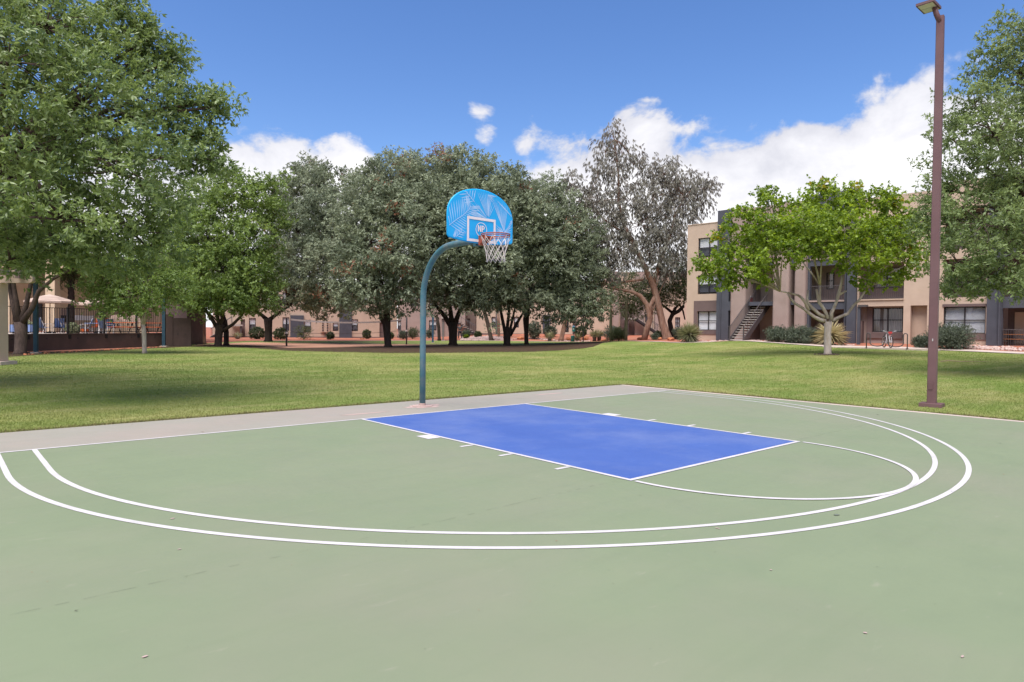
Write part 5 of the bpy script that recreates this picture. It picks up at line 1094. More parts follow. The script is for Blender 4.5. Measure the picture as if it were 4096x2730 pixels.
    for (u0, u1, v0, v1, mt, nm) in ((130, 168, 1210, 1290, M_DARKFR, 'dark_opening'), (232, 262, 1262, 1290, M_INT, 'fireplace_opening'), (225, 280, 1238, 1262, M_PINK, 'mantel'), (300, 330, 1262, 1282, M_BLIND, 'notice_panel'), (330, 375, 1264, 1282, M_BLIND, 'notice_panel'), (395, 420, 1240, 1300, M_INT, 'dark_opening')):
        a, b = P(u0, v1, 53.9), P(u1, v0, 53.9); q0 = a-np.array(o); q1 = b-np.array(o); MB().box(float(q0@HR), float(q1@HR), ya-.08, ya-.003, a[2]-zdeck, b[2]-zdeck).build(nm, mt, t)
    # palms
    for lab, u in (('left dark ringed palm trunk beside the pool fireplace', 219), ('right dark ringed palm trunk beside the pool fireplace', 285)):
        g = at(u, 48.5); t = thing('palm_tree', lab, 'palm', g, 0, 'palms by the pool'); prof = []
        for i in range(26): prof += [(.20+.03*(i % 2), i*.17)]
        MB().lathe(prof, n=10, jitter=.08).build('trunk', M_BARKD, t)
        n = 1100; a = rng.random(n)*2*PI; e = rng.uniform(-.9, 1.1, n); d = np.stack([np.cos(a)*np.cos(e), np.sin(a)*np.cos(e), np.sin(e)], 1); rr = rng.random((n, 1))*1.5
        b = np.array([0, 0, 4.3])+d*rr; ld = unit(d+rng.normal(0, .45, (n, 3))-np.array([0, 0, .35]))
        link('fronds', leaf_mesh('fronds', b, ld, unit(rng.normal(size=(n, 3))+[0, 0, 1]), rng.uniform(.3, .6, n), np.full(n, .018), rng.random(n), LM_PALM), t)
pool_things()
# ------------------------------------------------------------------ shrubs, yuccas, cacti
def shrub(name, label, u, D, w, h, lm, leaf=(.07, .02), dens=1.0, cat='shrub', group=None, clip=True, z=None, k=6):
    """w, h in photo pixels; leafy dome on short stems"""
    g = G(u, D); W_, H_ = w*px(D), h*px(D); t = thing(name, label, cat, g, 0, group)
    st = MB()
    for i in range(6):
        a = i*1.05; st.tube([(0, 0, -.05), (W_*.12*math.cos(a), W_*.12*math.sin(a), H_*.25), (W_*.3*math.cos(a), W_*.3*math.sin(a), H_*.6)], [.03, .022, .01], 5)
    st.build('stems', M_BARKD, t)
    rad = np.array([W_/2, H_*.46, W_/2]); A = to_world(rad); cl = .16*max(W_, H_)
    n = int(90*dens); d, o_ = lobe_points(np.zeros(3), np.ones(3), n, .2 if clip else .35, .85 if clip else .6, bottom=-.9)
    cen = np.array([0, 0, H_*.52])+d@A; ow = unit(d@np.linalg.inv(A).T)
    cen[:, 2] = np.maximum(cen[:, 2], .06*H_)
    b = spray(cen, ow, cl*(.7 if clip else 1.15), 10, k, leaf[0], leaf[1], 0 if clip else .0, None, .9, flat=1, tvar=.3)
    link('foliage', leaf_mesh('foliage', *b, lm), t); return t
def yucca(label, u, D, hpx, wpx, trunk, lm=LM_YUC, n=260, up=.2, tw=.2):
    g = G(u, D); t = thing('yucca', label, 'yucca', g, 0, 'spiky yuccas'); h = hpx*px(D); R = wpx*px(D)/2; th = h*trunk
    MB().lathe([(tw*1.1, -.1), (tw, th*.4), (tw*1.15, th*.8), (tw*.8, th+.1)], n=10, jitter=.1).build('trunk', M_BARK, t, True)
    a = rng.random(n)*2*PI; e = np.arcsin(rng.uniform(-.55+up, 1, n)); d = np.stack([np.cos(a)*np.cos(e), np.sin(a)*np.cos(e), np.sin(e)], 1)
    b = np.array([0, 0, th])+d*.08; L_ = R*rng.uniform(.75, 1.1, n)*np.where(d[:, 2] > .3, (h-th)/R*.9+.05, 1.0)
    nn = unit(np.cross(d, np.cross(np.array([0, 0, 1.]), d)+1e-3)+rng.normal(0, .2, (n, 3)))
    link('leaves', leaf_mesh('leaves', b, d, nn, L_, np.full(n, .022*max(.6, R)), np.clip(.5+.5*d[:, 2]+rng.normal(0, .2, n), 0, .97), lm, .4), t)
def plants():
    gp = 'clipped round bushes along the far block'
    shrub('clipped_bush', 'clipped round bush with bare lower stems left of the dark fluted trunk', 1028, 72, 55, 46, LM_SHRUB, (.10, .03), 1.2, 'bush', gp); shrub('clipped_bush', 'clipped round bush between the dark fluted trunk and the net post', 1122, 72, 52, 44, LM_SHRUB, (.10, .03), 1.2, 'bush', gp)
    shrub('clipped_bush', 'small clipped bush below the electric meters', 1321, 74, 28, 29, LM_SHRUB, (.09, .028), 1, 'bush', gp); shrub('clipped_bush', 'clipped oval bush against the beige wall under the thin downpipe', 1467, 78, 31, 36, LM_SHRUB, (.09, .028), 1, 'bush', gp); shrub('clipped_bush', 'narrow clipped bush just right of the leaning double trunk', 1563, 78, 20, 24, LM_SHRUB, (.09, .028), 1, 'bush', gp)
    shrub('loose_shrub', 'light green feathery shrub with red tips beside the slate panel', 1215, 73, 72, 55, LM_MES, (.12, .02), .45, 'shrub', None, False)
    shrub('loose_shrub', 'pale olive shrub behind the right net post', 1612, 76, 36, 36, LM_SAGE, (.10, .02), .7, 'shrub', None, False); shrub('loose_shrub', 'dark leafy shrub between the net post and the hoop pole', 1650, 77, 46, 44, LM_SHRUB, (.10, .02), .8, 'shrub', None, False)
    shrub('loose_shrub', 'pale bush behind the hoop pole by the far window', 1718, 78, 30, 36, LM_SAGE, (.10, .02), .7, 'shrub', None, False)
    shrub('clipped_bush', 'round olive bush at the foot of the far stairs, left side', 1864, 77, 28, 30, LM_SAGE, (.10, .025), 1, 'bush'); shrub('clipped_bush', 'flat-topped dark bush at the foot of the far stairs, right side', 1912, 77, 26, 24, LM_SHRUB, (.10, .025), 1, 'bush')
    shrub('loose_shrub', 'small bright green plant in front of the round olive bush', 1864, 75, 18, 16, LM_CIT, (.10, .03), .4, 'shrub', None, False)
    shrub('clipped_bush', 'tall rounded bush right of the thin dark trunk', 2138, 74, 46, 70, LM_SAGE, (.11, .03), 1.3, 'bush'); shrub('clipped_bush', 'rounded grey bush behind the left small yucca', 2200, 77, 48, 42, LM_SAGE, (.11, .03), 1.1, 'bush'); shrub('clipped_bush', 'flat dark hedge behind the waste station', 2322, 77, 44, 38, LM_SHRUB, (.11, .03), 1.1, 'bush')
    shrub('loose_shrub', 'feathery green bush between the two cactus columns', 2475, 62.5, 60, 50, LM_MES, (.12, .018), 1.1, 'shrub', None, False); shrub('loose_shrub', 'taller grey-green bush behind the cactus columns', 2450, 68, 75, 55, LM_SAGE, (.12, .022), 1.1, 'shrub', None, False)
    shrub('loose_shrub', 'low grey plant at the foot of the eucalyptus', 2620, 56, 28, 26, LM_SAGE, (.10, .02), .6, 'shrub', None, False); shrub('loose_shrub', 'leafy plant between the two eucalyptus trunks', 2640, 60, 34, 34, LM_SHRUB, (.10, .02), .6, 'shrub', None, False)
    shrub('loose_shrub', 'grey-green bush beside the big yucca at the apartment corner', 2720, 55, 50, 50, LM_SAGE, (.10, .02), .9, 'shrub', None, False)
    shrub('sage_bush', 'airy sage bush right of the staircase foot', 3108, 45.5, 90, 58, LM_SAGE, (.085, .016), 1.8, 'bush', 'sage bushes along the apartment', False, k=8); shrub('sage_bush', 'wide sage bush in front of the mauve columns', 3200, 44.5, 125, 58, LM_SAGE, (.085, .016), 2.4, 'bush', 'sage bushes along the apartment', False, k=8); shrub('sage_bush', 'low sage bush left of the pale-trunked tree', 3282, 44.5, 80, 44, LM_SAGE, (.085, .016), 1.6, 'bush', 'sage bushes along the apartment', False, k=8)
    shrub('sage_bush', 'small sage bush left of the bronze light pole', 3690, 39.3, 60, 44, LM_SAGE, (.085, .016), 1.2, 'bush', 'sage bushes along the apartment', False, k=8); shrub('sage_bush', 'large sage bush under the window with slat blinds', 3800, 37.8, 150, 90, LM_SAGE, (.085, .016), 3.2, 'bush', 'sage bushes along the apartment', False, k=8)
    shrub('flower_hedge', 'round whitish-flowering hedge plant inside the pool fence, right one', 290, 42, 44, 40, leaf_mat('variegated_leaf', (.10, .14, .05), (.45, .46, .30), trans=.2), (.08, .03), 1, 'shrub', 'hedge plants by the pool').location.z = PWH
    shrub('flower_hedge', 'round whitish-flowering hedge plant inside the pool fence, left one', 105, 41.5, 62, 44, bpy.data.materials['variegated_leaf'], (.08, .03), 1, 'shrub', 'hedge plants by the pool').location.z = PWH
    yucca('small yucca with a short trunk in the red gravel, left of the waste station', 2199, 71.5, 44, 42, .35, n=150); yucca('spiky yucca half hidden by the waste station', 2308, 73, 34, 48, .2, n=150)
    yucca('left stem of the twin potted-looking yucca in the gravel bed', 2378, 70, 52, 46, .42, n=170, up=.35); yucca('right stem of the twin potted-looking yucca in the gravel bed', 2397, 70.3, 52, 46, .42, n=170, up=.35)
    yucca('big shaggy yucca beside the apartment corner', 2757, 51., 86, 108, .38, n=420, up=-.2, tw=.25)
    yucca('pale fan-shaped yucca right behind the pale trunk', 3322, 43., 105, 150, .38, leaf_mat('dry_yucca_leaf', (.28, .24, .12), (.62, .55, .33), trans=.15), n=420, up=-.05)
    yucca('thin spiky yucca in a pot under the bright green tree', 950, 72, 34, 30, .2, n=110); yucca('spiky potted yucca glimpsed left of the shaggy trunk', 790, 60, 36, 34, .2, n=110)
    # columnar cacti
    M_CACT = mat('cactus_skin', (.25, .25, .15), (.18, .185, .11), .8, 3, 4, .5, 12, .2, (.17, .135, .09), 1.2, .7)
    def cactus(label, u, D, hpx, wpx, arms):
        g = G(u, D); t = thing('columnar_cactus', label, 'cactus', g); h, r = hpx*px(D), wpx*px(D)/2
        def ribbed(pts, rad, name):
            mb = MB(); n = 24; k = len(pts)
            mb.tube(pts, rad, n); 
            for i in range(k):
                for j in range(0, n, 2):
                    v = Vector(mb.v[i*n+j]); c = Vector(pts[i]); mb.v[i*n+j] = tuple(c+(v-c)*.84)
            mb.build(name, M_CACT, t, True)
        ribbed([(0, 0, -.1), (0, 0, h*.3), (0, 0, h*.7), (0, 0, h*.93), (0, 0, h*.98), (0, 0, h)], [r*.9, r, r, r*.85, r*.6, r*.15], 'stem')
        for (x, z0, z1, rr) in arms:
            x *= px(D); ax = float(HR[0]*x), float(HR[1]*x); ribbed([(0, 0, z0*px(D)), (ax[0]*.6, ax[1]*.6, z0*px(D)+.05), (ax[0], ax[1], z0*px(D)+.35), (ax[0], ax[1], z1*px(D)*.95), (ax[0], ax[1], z1*px(D))], [r*.6, r*rr, r*rr, r*rr*.9, r*.12], 'arm')
    cactus('tall armed saguaro cactus in the gravel bed', 2504, 60., 180, 13, [(-16, 95, 118, .75), (-4, 100, 130, .8)]); cactus('straight pale columnar cactus left of the armed saguaro', 2442, 63., 135, 11, [])
plants()
# ------------------------------------------------------------------ volleyball net, waste station, bike, rack, pergola
def volleyball():
    a, b = G(1146, 48.7), G(1626, 59.3); t = thing('volleyball_net', 'sagging white-taped volleyball net strung between two dark posts', 'volleyball net', a, 0)
    M_VP = mat('net_post_paint', (.055, .045, .05), (.04, .035, .04), .5); M_TAPE = mat('net_tape', (.72, .66, .66), (.62, .57, .57), .8)
    h = 2.2; A = Vector((0, 0, 0)); Bv = Vector(b-a)
    for p, u, vt, D in ((A, 1146, 1272, 48.7), (Bv, 1626, 1270, 59.3)):
        hh = float(P(u, vt, D)[2])-float(a[2]+p.z); MB().tube([p+Vector((0, 0, -.2)), p+Vector((0, 0, hh))], .065, 10).build('post', M_VP, t, True)
        MB().box(p.x-.08, p.x+.08, p.y-.08, p.y+.08, hh*.44, hh*.50).build('winch_collar', M_TAPE, t)
    za = float(P(1150, 1273, 48.7)[2]-a[2]); zb = float(P(1624, 1272, 59.3)[2]-a[2]); n = 24
    def top(f): return A.lerp(Bv, f)+Vector((0, 0, za+(zb-za)*f-.26*4*f*(1-f)-.05))
    f0, f1 = .03, .945
    tp = MB()
    for i in range(n):
        p, q = top(f0+(f1-f0)*i/n), top(f0+(f1-f0)*(i+1)/n); d = (q-p).normalized(); s_ = d.cross(Vector((0, 0, 1))).normalized()*.012
        k = len(tp.v); tp.v += [tuple(x) for x in (p-s_-Vector((0, 0, .10)), p+s_-Vector((0, 0, .10)), p+s_+Vector((0, 0, .03)), p-s_+Vector((0, 0, .03)), q-s_-Vector((0, 0, .10)), q+s_-Vector((0, 0, .10)), q+s_+Vector((0, 0, .03)), q-s_+Vector((0, 0, .03)))]
        tp.f += [(k, k+1, k+5, k+4), (k+1, k+2, k+6, k+5), (k+2, k+3, k+7, k+6), (k+3, k, k+4, k+7)]
    tp.build('top_tape', M_TAPE, t)
    MB().tube([top(0)+Vector((0, 0, .0)), top(f0)], .012, 5).tube([top(f1), top(1)], .012, 5).build('tie_cord', M_TAPE, t, kind='stuff')
    drop = .95
    low = [top(f0+(f1-f0)*i/n)-Vector((0, 0, drop)) for i in range(n+1)]; MB().tube(low, .016, 5).build('bottom_cord', M_VP, t); MB().tube([top(0)-Vector((0, 0, drop-.15)), low[0]], .01, 4).build('tie_cord', M_TAPE, t)
    nb = MB()
    for i in range(90):
        p = top(f0+(f1-f0)*i/89); nb.tube([p, p-Vector((0, 0, drop))], .0016, 3, False)
    for k in range(1, 9): nb.tube([top(f0+(f1-f0)*i/12)-Vector((0, 0, drop*k/9)) for i in range(13)], .0016, 3, False)
    nb.build('mesh_cords', M_VP, t, kind='stuff')
    e = top(f1); MB().box(e.x-.012, e.x+.012, e.y-.012, e.y+.012, e.z-drop, e.z).build('side_tape', M_TAPE, t)
volleyball()
def waste_station():
    g = G(2291, 70.5); t = thing('pet_waste_station', 'green pet waste station with bin and bag dispenser on a post', 'waste station', g, math.atan2(HR[1], HR[0])); M_GR = mat('green_enamel', (.02, .15, .14), (.016, .12, .115), .45)
    MB().box(.08, .14, .05, .11, -.1, 1.78).build('post', M_DARKFR, t); MB().lathe([(.19, .03), (.19, .60), (.20, .62), (.17, .66)], (-.02, -.05, 0), 14).build('bin', M_GR, t, True)
    d = MB().box(-.08, .22, -.06, .05, 1.10, 1.62).build('dispenser', M_GR, t); MB().box(.0, .14, -.066, -.0605, 1.30, 1.44).build('sign_plate', M_LINE, d); MB().prism([(-.10, 1.62), (.24, 1.62), (.07, 1.80)], -.055, -.03).build('top_sign', mat('sign_blue', (.22, .34, .55), rough=.5), t)
waste_station()
def bike_rack():
    D0 = 39.2; a = G(3466, D0); es = F.es; t = thing('bike_rack', 'dark wave-shaped steel bike rack on the concrete pad', 'bike rack', a, math.atan2(es[1], es[0]))
    xs = [0, .2, .95, 1.15, 1.95, 2.15]; h = .86; pts = [(0, 0, -.05)]
    def arc(x0, x1, z, up):
        c, r = (x0+x1)/2, (x1-x0)/2; return [(c-r*math.cos(q), 0, z+(1 if up else -1)*r*math.sin(q)*(1 if up else .5)) for q in np.linspace(0, PI, 9)]
    pts += arc(xs[0], xs[1], h-.1, True)+arc(xs[1], xs[2], .28, False)+arc(xs[2], xs[3], h-.1, True)+arc(xs[3], xs[4], .28, False)+arc(xs[4], xs[5], h-.1, True)+[(xs[5], 0, -.05)]
    MB().tube(pts, .03, 10).build('bent_tube', M_RAIL, t, True)
    for x in (0, xs[5]): MB().lathe([(.07, 0), (.07, .012)], (x, 0, .002), 10).build('foot_plate', M_RAIL, t)
    # concrete pad
    g = G(3545, 39.6); p = MB().box(-3.2, 3.0, -1.3, 1.0, -.25, .045).build('bike_pad', M_CONC, kind='structure'); p.location = Vector(g); p.rotation_euler = (0, 0, math.atan2(es[1], es[0]))
    zp = float(g[2])+.045; t.location.z = zp
    # bicycle, front wheel towards the lawn
    f = P(3563, 1388, 38.6); b = thing('bicycle', 'white mountain bicycle with red head tube leaning at the bike rack', 'bicycle', (f[0], f[1], zp), math.atan2(-HF[1]+.18*-HR[1], -HF[0]+.18*-HR[0]))
    M_TY = mat('tyre_rubber', (.02, .02, .022), rough=.8); M_FRW = mat('white_bike_paint', (.68, .64, .68), (.6, .57, .6), .35); M_RED = mat('red_bike_paint', (.5, .05, .05), rough=.4); M_MET = mat('bike_metal', (.5, .5, .5), rough=.3, metal=.8)
    R = .33; fx, rx = .0, -1.04
    sp = MB()
    for i in range(16): an = i*PI/8; sp.tube([(0, 0, 0), (R*.9*math.cos(an), 0, R*.9*math.sin(an))], .0018, 4)
    spm = sp.tube([(0, -.05, 0), (0, .05, 0)], .02, 8).mesh('hub_spokes', M_MET)
    for x in (fx, rx):
        w = MB().ring((0, 0, 0), (0, 1, 0), R, .024, 32, 8).build('wheel', M_TY, b, True, loc=(x, 0, R+.024)); MB().ring((0, 0, 0), (0, 1, 0), R-.03, .010, 32, 6).build('wheel_rim', M_MET, w); link('hub_spokes', spm, w)
    ht, hb, bb, st = (-.20, 0, .86), (-.14, 0, .70), (-.60, 0, .30), (-.72, 0, .80)
    MB().tube([ht, st], .018, 8).build('top_tube', M_FRW, b); MB().tube([hb, bb], .02, 8).build('down_tube', M_FRW, b); MB().tube([bb, st], .017, 8).build('seat_tube', M_FRW, b); MB().tube([ht, hb], .024, 8).build('head_tube', M_RED, b)
    for sy in (-.055, .055): MB().tube([(-.14, sy, .70), (-.03, sy, R+.05), (fx, sy, R+.024)], .016, 6).build('fork_blade', M_FRW, b); MB().tube([bb, (rx, sy, R+.024)], .010, 6).build('chain_stay', M_FRW, b); MB().tube([st, (rx, sy, R+.024)], .009, 6).build('seat_stay', M_FRW, b)
    MB().box(-.165, -.115, -.075, .075, .685, .715).build('fork_crown', M_FRW, b)
    MB().tube([st, (-.76, 0, .92)], .014, 6).build('seat_post', M_MET, b); MB().prism([(-.14, 0), (-.10, .05), (.12, .02), (.13, -.01)], -.06, .06, lambda x, y, z: (-.76+x, y*(1 if x < 0 else .45), .93+z)).build('saddle', M_TY, b)
    hbm = MB().tube([ht, (-.17, 0, .93)], .015, 6).tube([(-.24, -.36, .99), (-.16, -.10, .93), (-.16, .10, .93), (-.24, .36, .99)], .013, 6).build('handlebar', M_MET, b)
    for s_ in (-1, 1): MB().tube([(-.235, s_*.26, .975), (-.25, s_*.37, .995)], .019, 8).build('grip', M_LINE, hbm)
    MB().box(-.135, -.11, -.10, .10, .84, .96).build('number_board', M_RED, hbm)
    c = MB().ring(bb, (0, 1, 0), .09, .008, 20, 5).build('chainring', M_MET, b)
    for s_ in (-1, 1):
        MB().tube([(bb[0], s_*.06, bb[2]), (bb[0]+s_*.15, s_*.08, bb[2]-.06)], .010, 6).build('crank', M_MET, c); MB().box(bb[0]+s_*.15-.05, bb[0]+s_*.15+.05, s_*.13-.045, s_*.13+.045, bb[2]-.075, bb[2]-.045).build('pedal', mat('yellow_pedal', (.5, .32, .05), rough=.5), c)
bike_rack()
def pergola():
    D = 23.7; g = G(8, D); t = thing('pergola', 'beige pergola with rounded beam end on a square column at the left edge', 'pergola', g, math.atan2(HR[1], HR[0])); s = px(D)
    M_PB = mat('pergola_beam', (.36, .28, .22), (.30, .235, .19), .9, 2, 4, .2)
    zt = float(P(8, 1133, D)[2]-g[2]); ze = zt+30*s
    for x in (-.40, -3.4):
        MB().box(x, x+.44, -.2, .24, -.1, zt).build('column', M_BEIGE, t); MB().box(x-.18, x+.44+.19, -.38, .42, -.1, .13).build('column_base', M_CONC, t)
    xe = (137-8)*s
    for y in (-.08,):
        pts = [(-4.2, zt+.004), (xe-.13, zt+.004)] + [(xe-.13+.13*math.sin(q), zt+.135-.13*math.cos(q)) for q in np.linspace(.2, PI/2, 5)] + [(xe, ze-.03), (xe-.03, ze), (-4.2, ze)]
        MB().prism(pts, y, y+.2).build('beam', M_PB, t)
    rafter = MB().prism([(-.5, ze+.003), (.55, ze+.003), (.65, ze+.10), (.65, ze+.20), (-.6, ze+.20), (-.6, ze+.10)], -.05, .05, lambda x, y, z: (y, x, z)).mesh('rafter', M_PB)
    for i in range(7): link('rafter', rafter, t, loc=(xe-.30-i*.6, 0, 0))
    MB().box(xe-.5, xe-.32, -.26, -.16, zt+.16, ze+.2).build('bracket_lamp', M_BROWN, t)
pergola()
# ------------------------------------------------------------------ the person
def person():
    D = 74.5; g = G(1839, D); t = thing('person', 'person in grey shirt and dark trousers with one arm stretched out, under the trees', 'person', g, math.atan2(HR[1], HR[0]))
    M_SK = mat('skin', (.45, .22, .15), (.40, .19, .13), .6); M_SH = mat('grey_shirt', (.10, .095, .10), (.08, .075, .08), .9); M_TR = mat('navy_trousers', (.022, .022, .035), rough=.9); M_HA = mat('dark_hair', (.02, .015, .012), rough=.7)
    def skin(name, verts, edges, rad, root, mt, parent):
        bm = bmesh.new(); ly = bm.verts.layers.skin.verify(); vs = [bm.verts.new(v) for v in verts]
        for e in edges: bm.edges.new((vs[e[0]], vs[e[1]]))
        for v, r in zip(vs, rad): v[ly].radius = (r, r) if not isinstance(r, tuple) else r
        vs[root][ly].use_root = True
        me = bpy.data.meshes.new(name); bm.to_mesh(me); bm.free(); me.materials.append(mt); o = link(name, me, parent)
        o.modifiers.new('skin', 'SKIN').use_smooth_shade = True; sb = o.modifiers.new('sub', 'SUBSURF'); sb.levels = 1; sb.render_levels = 1; return o
    J = {'pel': (0, 0, .93), 'sp': (0, .01, 1.14), 'ch': (0, .01, 1.34), 'nk': (0, 0, 1.49), 'hd0': (0, -.01, 1.57), 'hd1': (0, -.015, 1.70), 'sl': (-.18, 0, 1.40), 'el': (-.27, .02, 1.14), 'wl': (-.24, -.08, .92), 'sr': (.18, 0, 1.41), 'er': (.44, -.05, 1.37), 'wr': (.66, -.12, 1.33),
         'hl': (-.10, 0, .88), 'kl': (-.13, -.02, .49), 'al': (-.16, .02, .09), 'tl': (-.17, -.16, .035), 'hr': (.10, 0, .88), 'kr': (.17, -.02, .49), 'ar': (.24, .03, .09), 'tr': (.27, -.14, .035)}
    R = dict(pel=(.15, .11), sp=(.135, .10), ch=(.155, .11), nk=.055, hd0=.075, hd1=.085, sl=.06, el=.042, wl=.03, sr=.06, er=.042, wr=.03, hl=.085, kl=.055, al=.04, tl=.032, hr=.085, kr=.055, ar=.04, tr=.032)
    E_ = [('pel', 'sp'), ('sp', 'ch'), ('ch', 'nk'), ('nk', 'hd0'), ('hd0', 'hd1'), ('ch', 'sl'), ('sl', 'el'), ('el', 'wl'), ('ch', 'sr'), ('sr', 'er'), ('er', 'wr'), ('pel', 'hl'), ('hl', 'kl'), ('kl', 'al'), ('al', 'tl'), ('pel', 'hr'), ('hr', 'kr'), ('kr', 'ar'), ('ar', 'tr')]
    names = list(J); verts = [J[n] for n in names]; rad = [R[n] for n in names]; ed = [(names.index(a), names.index(b)) for a, b in E_]
    for w, d, sd in (('wr', Vector((1, -.2, -.1)), Vector((0, -.3, 1))), ('wl', Vector((.05, -.25, -1)), Vector((0, 1, -.2)))):   # hands: palm + five fingers
        p0 = Vector(J[w]); d = d.normalized(); sd = (sd-d*sd.dot(d)).normalized(); wi = names.index(w); verts.append(tuple(p0+d*.07)); rad.append(.03); pi_ = len(verts)-1; ed.append((wi, pi_))
        for k, l in enumerate((.085, .095, .09, .07)):
            a = p0+d*.075+sd*(.03-.02*k); verts += [tuple(a+d*l*.5), tuple(a+d*l-sd.cross(d)*.015)]; rad += [.009, .007]; ed += [(pi_, len(verts)-2), (len(verts)-2, len(verts)-1)]
        verts += [tuple(p0+d*.05+sd*.045), tuple(p0+d*.085+sd*.055)]; rad += [.01, .008]; ed += [(pi_, len(verts)-2), (len(verts)-2, len(verts)-1)]
    body = skin('body', verts, ed, rad, 0, M_SK, t)
    def sub(name, ks, es_, grow, mt, root):
        nm = list(ks); skin(name, [ks[n] for n in nm], [(nm.index(a), nm.index(b)) for a, b in es_], [tuple(x+grow for x in R[n]) if isinstance(R.get(n, .05), tuple) else R.get(n, .05)+grow for n in nm], nm.index(root), mt, t)
    ks = {n: J[n] for n in ('pel', 'sp', 'ch', 'sl', 'sr')}; ks['slv'] = (-.24, .01, 1.24); ks['srv'] = (.34, -.02, 1.38); R['slv'] = R['srv'] = .05
    sub('shirt', ks, [('pel', 'sp'), ('sp', 'ch'), ('ch', 'sl'), ('sl', 'slv'), ('ch', 'sr'), ('sr', 'srv')], .022, M_SH, 'pel')
    ks = {n: J[n] for n in ('pel', 'hl', 'kl', 'al', 'hr', 'kr', 'ar')}; sub('trousers', ks, [('pel', 'hl'), ('hl', 'kl'), ('kl', 'al'), ('pel', 'hr'), ('hr', 'kr'), ('kr', 'ar')], .018, M_TR, 'pel')
    MB().lathe([(.075, 1.655), (.098, 1.69), (.098, 1.74), (.07, 1.785), (.02, 1.80)], (0, .012, 0), 14).build('hair', M_HA, t, True)
    MB().tube([(0, -.085, 1.655), (0, -.115, 1.635)], [.008, .014], 6).build('nose', M_SK, t)
    for sx in (-.033, .033): MB().lathe([(.004, -.006), (.011, 0), (.004, .006)], (sx, -.092, 1.672), 8).build('eye', M_HA, t); MB().tube([(sx*2.6, .0, 1.63), (sx*2.7, .0, 1.68)], .012, 6).build('ear', M_SK, t)
    MB().box(-.028, .028, -.096, -.088, 1.598, 1.606).build('mouth', mat('lips', (.3, .1, .09), rough=.6), t)
person()
def balcony_things():
    ang = math.atan2(F.es[1], F.es[0])
    def on(sv, y, z): q = F.o+F.es*sv+F.ei*y; return np.array([q[0], q[1], F.o[2]+z])
    M_RC = mat('red_cooler', (.45, .03, .03), (.36, .025, .025), .5); M_TC = mat('teal_fabric', (.03, .20, .26), rough=.7); M_BL = mat('blue_plastic', (.03, .12, .42), rough=.5); M_OW = mat('orange_wood', (.42, .16, .06), rough=.7)
    t = thing('cooler', 'red cooler box with white lid on the landing above the staircase', 'cooler', on(F.S(2992, .6), .5, SH+.001), ang); MB().box(-.3, .3, -.2, .2, 0, .38).build('box', M_RC, t); MB().box(-.31, .31, -.21, .21, .38, .5).build('lid', M_LINE, t)
    def chair(lab, loc, mt, rz, g=None):
        t = thing('patio_chair', lab, 'chair', loc, rz, g); MB().box(-.25, .25, -.22, .22, .40, .44).build('seat', mt, t); MB().box(-.25, .25, .19, .23, .44, .92).build('backrest', mt, t)
        for sx in (-.22, .22):
            for sy in (-.19, .19): MB().box(sx-.018, sx+.018, sy-.018, sy+.018, 0, .40).build('leg', M_LINE, t)
    chair('teal chair on the balcony left of the mauve column', on(F.S(2905, .4), .4, SH+.001), M_TC, ang+.4)
    chair('blue chair on the ground-floor patio behind the pale fan-shaped yucca', on(F.S(3338, .9), .9, .02), M_BL, ang+2.6); chair('white-framed chair on the ground-floor patio near the slate pier', on(F.S(3358, 1.1), 1.0, .02), M_LINE, ang-.5)
    t = thing('patio_table', 'orange wooden table and benches on the corner patio at the right edge', 'table', on(F.S(4075, 1.0), 1.0, .02), ang)
    for i in range(3): MB().box(-.8, .8, -.33+i*.225, -.13+i*.225, .70, .74).build('plank', M_OW, t)
    for sy in (-.55, .55): MB().box(-.8, .8, sy-.12, sy+.12, .42, .46).build('bench', M_OW, t)
    for sx in (-.5, .5): MB().box(sx-.03, sx+.03, -.6, .6, .36, .419).box(sx-.03, sx+.03, -.04, .04, 0, .36).box(sx-.03, sx+.03, -.04, .04, .419, .699).build('leg_frame', M_DARKFR, t)
balcony_things()
